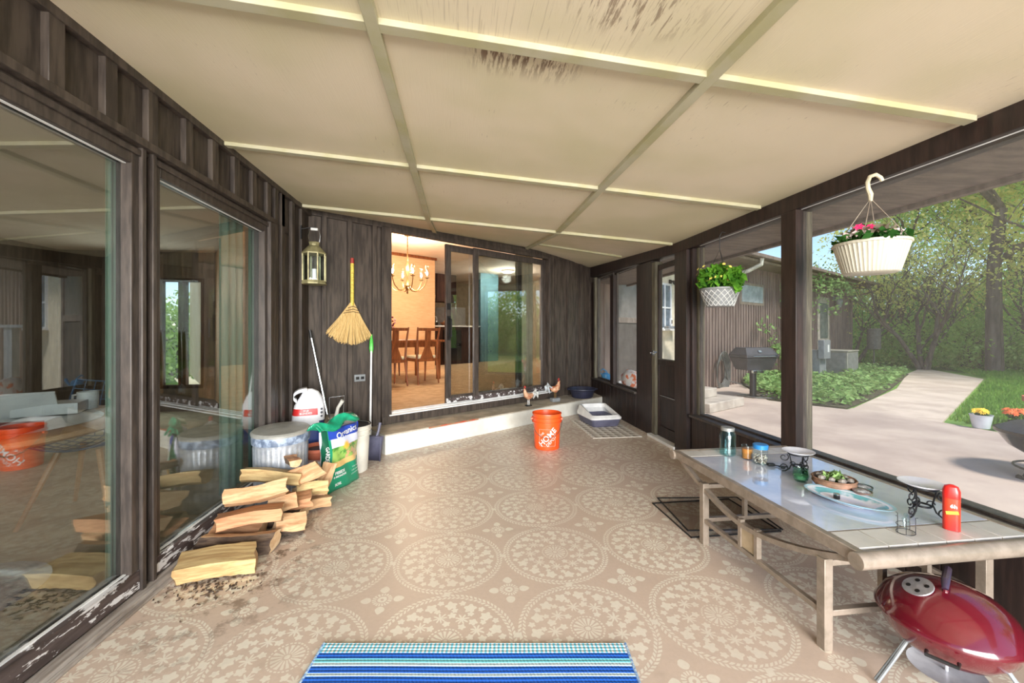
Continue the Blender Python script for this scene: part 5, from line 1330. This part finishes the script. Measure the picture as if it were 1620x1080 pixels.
for x in (.03, w_-.03):
    for y in (.16, d_-.28):
        mb = MB(); mb.bx((x-.018,y-.018,0),(x+.018,y+.018,.345)); mb.build('leg', M['champ'], tt, bevel=.002)
    mb = MB(); pts = []
    for i in range(25):
        f = i/24; pts.append((x, .01+(d_-.02)*f, .255+.165*abs(2*f-1)**1.7))
    for i in range(24): mb.beam(pts[i], pts[i+1], .028, .022)
    mb.build('arched_rail', M['champ'], tt)
    mb = MB(); mb.bx((x-.012,.16,.125),(x+.012,d_-.28,.147)); mb.build('lower_rail', M['champ'], tt, bevel=.002)
    for ys_ in (.50,.61): mb = MB(); mb.bx((x-.012,ys_,.147),(x+.012,ys_+.02,.28)); mb.build('stile', M['champ'], tt)
    mb = MB(); mb.bx((x-.005,.52,.15),(x+.005,.61,.265)); mb.build('side_panel', mat('tan_panel', (190,170,140), (170,150,120), rough=.6) if x < .1 else bpy.data.materials['tan_panel'], tt)
for y in (.16, d_-.28):
    mb = MB(); mb.bx((.03,y-.012,.315),(w_-.03,y+.012,.337)); mb.bx((.03,y-.012,.125),(w_-.03,y+.012,.147)); mb.build('cross_rail', M['champ'], tt, bevel=.002)
    for xs_ in (.27,.47): mb = MB(); mb.bx((xs_,y-.01,.147),(xs_+.02,y+.01,.315)); mb.build('spindle', M['champ'], tt)
TT = TZ
def lathe_thing(name, label, cat, loc, parts, rz=0):
    t_ = thing(name, label, cat, loc, rz)
    for nm, prof, m_, kw in parts:
        mb = MB(); mb.lathe(prof, kw.pop('n', 28), **kw); mb.build(nm, m_, t_)
    return t_
M['aqua'] = glass_mat('aqua_glass', 1.5, (.80,.95,.96,1))
mj = lathe_thing('mason_jar', 'empty aqua glass canning jar with zinc lid near the far end of the table', 'jar', (1.625,2.29,TT), [
  ('glass_body', [(.040,0),(.046,.006),(.047,.115),(.044,.13),(.036,.142),(.036,.155),(.033,.155),(.033,.14),(.043,.12),(.043,.01),(0,.008)], M['aqua'], {}),
  ('lid', [(.038,.148),(.0385,.166),(.036,.168),(0,.167)], mat('zinc', (150,150,146), (120,120,116), rough=.5, metal=.5), dict(capb=False))])
mb = MB(); vs, fs = text_mesh('Ball', .034); mb.add([(.0475*math.sin(x/.0475), -.0475*math.cos(x/.0475), .08+y) for x, y, _ in vs], fs); mb.build('embossed_script', M['aqua'], mj, smooth=False); mj.rotation_euler.z = R(-38)
lathe_thing('amber_candle', 'small amber candle in a glass behind the shell jar', 'candle', (1.69,2.205,TT), [
  ('holder', [(.026,0),(.030,.004),(.031,.078),(.028,.078),(.027,.01)], M['jarglass'], {}), ('wax', [(.026,.004),(.0285,.06),(0,.062)], mat('amber_wax', (206,130,56), (186,110,44), rough=.4), {})])
sj = lathe_thing('shell_jar', 'clear plastic jar of seashells with a bright blue lid', 'jar', (1.70,2.11,TT), [
  ('jar_body', [(.034,0),(.037,.004),(.037,.088),(.033,.09)], M['jarglass'], {}), ('blue_lid', [(.039,.086),(.0395,.108),(.036,.111),(0,.111)], mat('blue_lid', (44,126,190), (36,112,172), rough=.35), dict(capb=False))])
mb = MB(); rd = random.Random(4)
for i in range(90):
    g = rd.uniform(0,6.3); k = .031*rd.random()**.5; mb.ball((k*math.cos(g),k*math.sin(g),.006+rd.random()*.042), .006, 5, rd.uniform(.5,1))
tag(mb.build('seashells', mat('shells', (206,196,180), (110,92,80), rough=.6, scale=60), sj), kind='stuff')
ky = thing('key_bunch', 'small bunch of black keys lying on the glass beside the shell jar', 'keys', (1.745,2.055,TT), R(-30))
mb = MB(); mb.box((-.02,0,.008),(.035,.025,.014), rz=.3); mb.build('fob', M['black'], ky, bevel=.003)
mb = MB(); mb.box((.02,.0,.004),(.05,.01,.004), rz=-.3); mb.box((.035,-.012,.006),(.045,.009,.004), rz=.4); mb.build('key', M['black'], ky)
M['iron'] = mat('wrought_iron', (26,25,28), (18,18,20), rough=.45)
def spiral(cx, cz_, r0, turns, d, a0, n=20):
    return [(cx + r0*(1-.75*i/n)*math.cos(a0+d*turns*2*PI*i/n), 0, cz_ + r0*(1-.75*i/n)*math.sin(a0+d*turns*2*PI*i/n)) for i in range(n+1)]
def stand(loc, rz, label, H_=.155, sc=1.0):
    t_ = thing('candle_stand', label, 'plate stand', loc, rz); t_.scale = (sc,)*3
    for k_ in range(3):
        mb = MB(); g = 2*PI*k_/3; mb.T = Matrix.Rotation(g,4,'Z') @ Matrix.Translation((.045,0,0))
        mb.tube([(.0,0,H_-.01),(-.004,0,H_*.75),(-.012,0,H_*.45),(.0,0,H_*.2),(.02,0,.008),(.035,0,.004)], .0035, 6)
        mb.tube(spiral(.028,H_-.035,.026,1.1,1,R(130)), .003, 6); mb.tube(spiral(.03,.028,.024,1.1,-1,R(-150)), .003, 6); mb.tube(spiral(-.02,H_*.45,.016,.9,1,R(0)), .0028, 6)
        mb.build('scroll_leg', M['iron'], t_)
    mb = MB(); mb.tube([(.052*math.cos(2*PI*i/30),.052*math.sin(2*PI*i/30),H_-.004) for i in range(31)], .0035, 6); mb.tube([(.03*math.cos(2*PI*i/30),.03*math.sin(2*PI*i/30),.05) for i in range(31)], .0045, 6); mb.build('ring', M['iron'], t_)
    mb = MB(); mb.lathe([(.035,H_),(.055,H_+.002),(.082,H_+.014),(.084,H_+.017),(.08,H_+.017),(.055,H_+.006),(0,H_+.004)], 36); mb.build('dish', mat('pearl_dish', (226,226,232), (206,206,214), rough=.2) if not bpy.data.materials.get('pearl_dish') else bpy.data.materials['pearl_dish'], t_)
    return t_
stand((1.77,1.925,TT), R(15), 'black scroll stand with shallow dish at the middle of the table', .125, .88)
stand((1.87,1.425,TT), R(70), 'black scroll stand with white dish next to the red spray can', .135, .9)
cg_ = lathe_thing('green_cup', 'small green glass votive cup in front of the farther scroll stand', 'cup', (1.70,1.835,TT), [('cup_glass', [(.022,0),(.03,.008),(.036,.03),(.031,.058),(.033,.064),(.030,.064),(.028,.058),(.032,.03),(.02,.01),(0,.009)], glass_mat('green_glass', 1.5, (.66,.86,.74,1)), {}), ('wax', [(.026,.012),(.030,.03),(0,.032)], mat('green_wax', (110,150,124), rough=.5), {})])
sbw = lathe_thing('succulent_bowl', 'brown clay bowl of stones and succulents in the middle of the table', 'planter', (1.775,1.725,TT), [
  ('clay_bowl', [(.05,0),(.07,.01),(.088,.03),(.084,.048),(.090,.052),(.086,.056),(.078,.05),(.07,.03)], mat('clay', (150,110,88), (112,86,66), rough=.7, scale=20), {}), ('soil', [(.078,.045),(0,.047)], M['black'], dict(capb=False))])
mb = MB(); rd = random.Random(9)
for i in range(9): g = i*.75; k = rd.uniform(.045,.066); mb.ball((k*math.cos(g),k*math.sin(g),.055), (rd.uniform(.014,.022),rd.uniform(.012,.018),.012), 8, seed=i, wob=.12)
mb.build('stones', mat('stones', (150,142,132), (88,80,76), rough=.6, scale=30), sbw)
C = cloud(120, (.0,.0,.06), (.05,.05,.025), .2, 6); leaves('succulents', C, .011, M['cover'], sbw)
M['pot1'] = mat('pot_glaze', (70,96,92), (52,60,66), rough=.3, scale=20)
def spot(loc, label, pm):
    return lathe_thing('small_pot', label, 'pot', loc, [('pot_wall', [(.024,0),(.032,.012),(.036,.034),(.037,.036),(.033,.036),(.030,.014),(0,.012)], pm, {}), ('pebbles', [(.033,.032),(.02,.037),(0,.038)], mat('pebbles', (206,206,206), (120,120,124), rough=.5, scale=120) if not bpy.data.materials.get('pebbles') else bpy.data.materials['pebbles'], dict(capb=False))])
spot((1.795,1.605,TT), 'small round pot with purple-brown glaze at the front of the pair', mat('pot_glaze2', (120,84,84), (90,100,76), rough=.3, scale=14))
spot((1.855,1.655,TT), 'small dark green pot at the back of the pair', M['pot1'])
# oval platter
pl_ = thing('oval_platter', 'oval ceramic platter with teal and lilac glaze near the front edge', 'platter', (1.685,1.575,TT), R(-66))
def plat_mat():
    m, t, p = newmat('platter_glaze'); v, x, y, z = coords(t); n = noise(t, v, 9, detail=3)
    e = hyp(x/.165, y/.09)
    c = mixc(t, e.ss(.3,.55), rgb(196,200,220), rgb(212,216,226)); c = mixc(t, (e > .6)*(e < .84)*noise(t, v, 6).ss(.4,.5), c, rgb(104,168,176)); c = mixc(t, e.ss(.88,.93), c, rgb(150,186,200))
    t.links.new(c, p.inputs['Base Color']); p.inputs['Roughness'].default_value = .12; return m
mb = MB(); mb.lathe([(.06,0),(.075,.003),(.12,.014),(.16,.026),(.163,.029),(.158,.029),(.12,.02),(.09,.009),(0,.007)], 56, sy=.56); mb.build('platter_body', plat_mat(), pl_)
mb = MB(); mb.lathe([(.06,.0),(.068,-.0005),(.06,.001)], 30, sy=.56); mb.build('foot_ring', M['white'], pl_)
lathe_thing('lip_balm_tin', 'tiny black round tin lying in the oval platter', 'tin', (1.66,1.60,TT+.010), [('tin', [(.011,0),(.012,.002),(.012,.018)], M['black'], {}), ('lid', [(.0125,.017),(.0125,.022),(0,.0225)], M['silver'], dict(capb=False))])
wh = thing('wire_candle_holder', 'small black wire candle holder with glass charms at the near end', 'candle holder', (1.655,1.315,TT), R(20))
mb = MB(); mb.tube([(.034*math.cos(2*PI*i/30),.026*math.sin(2*PI*i/30),.002) for i in range(31)], .0013, 5)
mb.tube([(.034*math.cos(2*PI*i/30),.026*math.sin(2*PI*i/30),.03) for i in range(16)], .0011, 5)
for g in (0,1.4,2.6,3.6,4.9): mb.tube([(.034*math.cos(g),.026*math.sin(g),.002),(.034*math.cos(g),.026*math.sin(g),.062),(.042*math.cos(g),.032*math.sin(g),.064)], .0012, 5)
mb.build('wire_frame', M['iron'], wh)
mb = MB(); mb.lathe([(.003,.01),(.008,.02),(.012,.05),(.010,.052)], 12); mb.ball((.012,.0,.058),.006,8); mb.ball((-.012,.0,.056),.006,8); mb.ball((0,.0,.066),.007,8); mb.build('glass_charm', M['jarglass'], wh)
sp_ = thing('spray_can', 'red insect repellent spray can standing at the right end of the table', 'spray can', (1.855,1.315,TT), R(-48))
mb = MB(); loft(mb, [rring(.024,.019,.016,z) for z in (0,.003,.006,.12)], capb=True); mb.build('can_body', mat('red_orange_can', (222,66,34), (196,40,40), rough=.3, scale=6, stretch=(1,1,.5)), sp_)
mb = MB(); loft(mb, [rring(.024,.019,.016,.12),rring(.0245,.0195,.016,.124),rring(.024,.019,.016,.148),rring(.019,.015,.013,.163),rring(.008,.007,.006,.169)], capb=False, capt=True); mb.build('red_cap', mat('red_cap_plastic', (222,40,34), (206,34,30), rough=.3), sp_)
mb = MB(); vs, fs = text_mesh('6h', .019, bold=.0006); mb.add([(x+.004,-.0198,.092+y) for x,y,_ in vs], fs); mb.build('lettering', M['white'], sp_, smooth=False)
mb = MB(); mb.box((.0,-.0195,.068),(.034,.0008,.012), ry=R(-12)); mb.build('yellow_label', mat('label_yellow', (216,180,60), (196,150,50), rough=.4), sp_)
# glass sheets on floor under the table
for i, (x, y, rz, lab_) in enumerate(((1.62,2.44,0,'thin metal-edged picture glass lying on the floor, lower of two'),(1.66,2.47,R(-6),'thin metal-edged picture glass lying on the floor, upper of two'))):
    g_ = thing('picture_glass', lab_, 'glass sheet', (x,y,.002+i*.009), rz)
    mb = MB()
    for a in ((-.29,-.24,.29,-.234),(-.29,.234,.29,.24),(-.29,-.24,-.284,.24),(.284,-.24,.29,.24)): mb.bx((a[0],a[1],0),(a[2],a[3],.007))
    mb.build('metal_edge', M['iron'], g_)
    mb = MB(); mb.bx((-.284,-.234,.002),(.284,.234,.004)); mb.build('glass_sheet', M['clear'], g_, smooth=False)
# ---- kettle grill
kg = thing('kettle_grill', 'crimson domed kettle charcoal grill beside the near end of the table', 'grill', (1.645,1.18,0), R(-57))
M['crimson'] = mat('crimson_enamel', (96,16,30), (84,12,24), rough=.16, coat=.8, scale=3)
Rk = .232; ZR = .29; kg.scale = (.776,)*3
mb = MB(); mb.lathe([(.03,.12),(.10,.135),(.165,.175),(.21,.225),(Rk-.002,.28),(Rk+.004,ZR-.006),(Rk+.004,ZR),(Rk-.004,ZR),(.2,.235)], 64); mb.build('bowl', M['crimson'], kg)
mb = MB(); mb.lathe([(Rk+.002,ZR-.004),(Rk+.007,ZR-.002),(Rk+.007,ZR+.008),(Rk-.002,ZR+.02),(.205,ZR+.070),(.165,ZR+.108),(.11,ZR+.136),(.05,ZR+.150),(0,ZR+.152)], 64, capb=False); ldk = mb.build('lid', M['crimson'], kg, ang=60)
mb = MB(); vc = Vector((-.082,-.082,ZR+.133)); nrm = Vector((-.38,-.38,1)).normalized(); Mv = Matrix.Translation(vc+nrm*.003) @ nrm.to_track_quat('Z','Y').to_matrix().to_4x4()
mb.T = Mv; mb.lathe([(.054,-.005),(.054,.001),(.0,.003)], 32); vt = mb.build('vent_disc', mat('brushed_aluminium', (206,206,210), (186,186,190), rough=.35, metal=.7, scale=40), ldk)
mb = MB(); mb.T = Mv
for k_ in range(4): g = PI/4+PI/2*k_; mb.lathe([(.009,.0015),(.009,.0035),(0,.0037)], 14, c=(.031*math.cos(g),.031*math.sin(g),0))
mb.build('vent_hole', M['black'], vt)
mb = MB(); mb.tube([(.0,-.07,ZR+.14),(.0,-.07,ZR+.18)], .009, 8); mb.tube([(.0,.07,ZR+.14),(.0,.07,ZR+.18)], .009, 8); mb.build('handle_bracket', M['crimson'], ldk)
mb = MB(); mb.tube([(0,-.09,ZR+.165),(0,-.065,ZR+.19),(0,.065,ZR+.19),(0,.09,ZR+.165)], [.011,.015,.015,.011], 10); mb.build('handle', mat('handle_plum', (58,46,66), (44,36,52), rough=.3), ldk)
for k_ in range(3):
    g = R(228)+2*PI*k_/3; mb = MB(); c_, s_ = math.cos(g), math.sin(g); p_ = Vector((-s_, c_, 0))*.006
    a = [Vector((c_*.17,s_*.17,.19)), Vector((c_*.24,s_*.24,.09)), Vector((c_*.30,s_*.30,.007))]
    mb.tube([a[0]+p_*.5, a[1]+p_*.8, a[2]+p_, a[2]-p_, a[1]-p_*.8, a[0]-p_*.5], .007, 8); mb.build('leg', M['grey'], kg)
mb = MB(); mb.lathe([(.03,.055),(.10,.05),(.125,.065),(.128,.067),(.10,.056),(0,.06)], 32); mb.tube([(0,0,.05),(0,0,.14)], .006); mb.build('ash_catcher', mat('dull_aluminium', (206,206,210), (180,180,186), rough=.4, metal=.2), kg)
mb = MB(); mb.tube([(-.045,-Rk-.002,ZR-.05),(-.045,-Rk-.05,ZR-.04),(.045,-Rk-.05,ZR-.04),(.045,-Rk-.002,ZR-.05)], .007, 8); mb.build('side_handle', M['black'], kg)
# ---- hanging baskets
hb1 = thing('hanging_basket', 'white ribbed hanging pot with pink-white flowers and a white hook', 'hanging planter', (2.06,1.80,0))
mb = MB(); n_ = 144; vs = []; ZZ = ((.10,1.495),(.112,1.50),(.15,1.635),(.157,1.638),(.157,1.65),(.149,1.65),(.10,1.52))
for r_, z in ZZ:
    for j in range(n_): g = 2*PI*j/n_; rb = .0022*math.cos(g*48)*(1.50 < z < 1.64 or z == 1.50); vs.append(((r_+rb)*math.cos(g)*.98,(r_+rb)*math.sin(g),z))
k = len(ZZ); mb.add(vs, [(i*n_+j, i*n_+(j+1)%n_, (i+1)*n_+(j+1)%n_, (i+1)*n_+j) for i in range(k-1) for j in range(n_)]+[tuple(range(n_-1,-1,-1))])
mb.build('pot', mat('offwhite_pot', (196,190,172), (184,178,160), rough=.45), hb1, ang=50)
mb = MB(); mb.lathe([(0,1.632),(.147,1.630)], 24, capb=False); mb.build('soil', M['black'], hb1)
mb = MB()
for k_ in range(4): g = R(30)+PI/2*k_; mb.tube([(.15*math.cos(g),.15*math.sin(g),1.64),(.0,.0,1.875)], .0022, 5)
mb.build('hanger_wires', M['champ'], hb1)
mb = MB(); mb.tube([(0,0,1.86),(0,0,1.90)], [.008,.012], 8); mb.tube([(0,0,1.895),(-.014,0,1.925),(-.018,0,1.955),(-.004,0,1.985),(.03,0,1.998),(.058,0,1.985),(.068,0,1.968)], [.012,.010,.010,.0095,.009,.009,.009], 8); mb.build('hook', mat('hook_cream', (216,206,176), rough=.5), hb1)
C = cloud(420, (0,0,1.665), (.17,.17,.045), .2, 12); leaves('foliage', C, .024, M['leafdark'], hb1)
C = cloud(60, (-.02,0,1.70), (.11,.12,.05), .2, 13); leaves('pale_leaves', C, .03, mat('grey_leaves', (140,128,108), (110,96,84), rough=.6), hb1)
mb = MB()
for (x,y,z,s_) in ((-.08,-.02,1.70,.036),(-.10,.03,1.69,.03),(-.05,.06,1.705,.028),(.06,-.08,1.69,.03),(.02,.1,1.7,.03)): flower_head(mb, (x,y,z), s_, 6, (-.7,-.5,.5))
mb.build('white_petals', mat('petal_white', (240,226,222), (224,196,196), rough=.6, scale=40), hb1, smooth=False)
mb = MB()
for (x,y,z,s_) in ((-.105,-.035,1.718,.024),(-.07,-.06,1.715,.02)): flower_head(mb, (x,y,z), s_, 6, (-.7,-.5,.5))
mb.build('magenta_petals', mat('petal_magenta', (206,40,100), (176,26,80), rough=.6), hb1, smooth=False)
hb2 = thing('hanging_basket', 'grey lattice-patterned hanging pot with yellow-flowered green plant', 'hanging planter', (2.06,3.0,0))
mb = MB(); mb.lathe([(.085,1.40),(.10,1.405),(.14,1.53),(.148,1.535),(.148,1.548),(.14,1.548),(.09,1.42)], 40); pb_ = mb.build('pot', mat('grey_basket', (132,134,134), (112,114,114), rough=.5), hb2)
mb = MB()
for k_ in range(18):
    for d_2 in (-1,1): mb.tube([((.1015+.0395*f)*math.cos(2*PI*k_/18+d_2*f*.9),(.1015+.0395*f)*math.sin(2*PI*k_/18+d_2*f*.9),1.405+.125*f) for f in (0,.2,.4,.6,.8,1)], .0026, 4)
mb.build('lattice_pattern', mat('pale_lattice', (206,206,202), rough=.5), pb_)
mb = MB(); mb.lathe([(0,1.53),(.138,1.528)], 24, capb=False); mb.build('soil', M['black'], hb2)
mb = MB()
for k_ in range(3): g = .5+2*PI*k_/3; mb.tube([(.142*math.cos(g),.142*math.sin(g),1.54),(0,0,1.86)], .002, 5)
mb.tube([(0,0,1.855),(0,0,1.97),(.02,0,2.0),(.05,0,1.995)], .0035, 6); mb.build('hanger_wires', M['black'], hb2)
C = np.concatenate([cloud(520, (0,0,1.63), (.17,.18,.10), .35, 21), cloud(120,(.03,-.13,1.60),(.07,.07,.09),.2,22)]); leaves('foliage', C, .036, M['leafbright'], hb2)
C = cloud(260, (0,0,1.62), (.15,.16,.09), .2, 24); leaves('dark_foliage', C, .034, M['leafdark'], hb2)
mb = MB(); rd = random.Random(31)
for i in range(26): g = rd.uniform(1.2,4.6); k = .15+rd.uniform(-.03,.03); flower_head(mb, (k*math.cos(g),k*math.sin(g),1.64+rd.uniform(-.04,.08)), .014, 5, (math.cos(g),math.sin(g),.6))
mb.build('yellow_flowers', mat('petal_yellow', (240,224,110), (220,200,90), rough=.6), hb2, smooth=False)
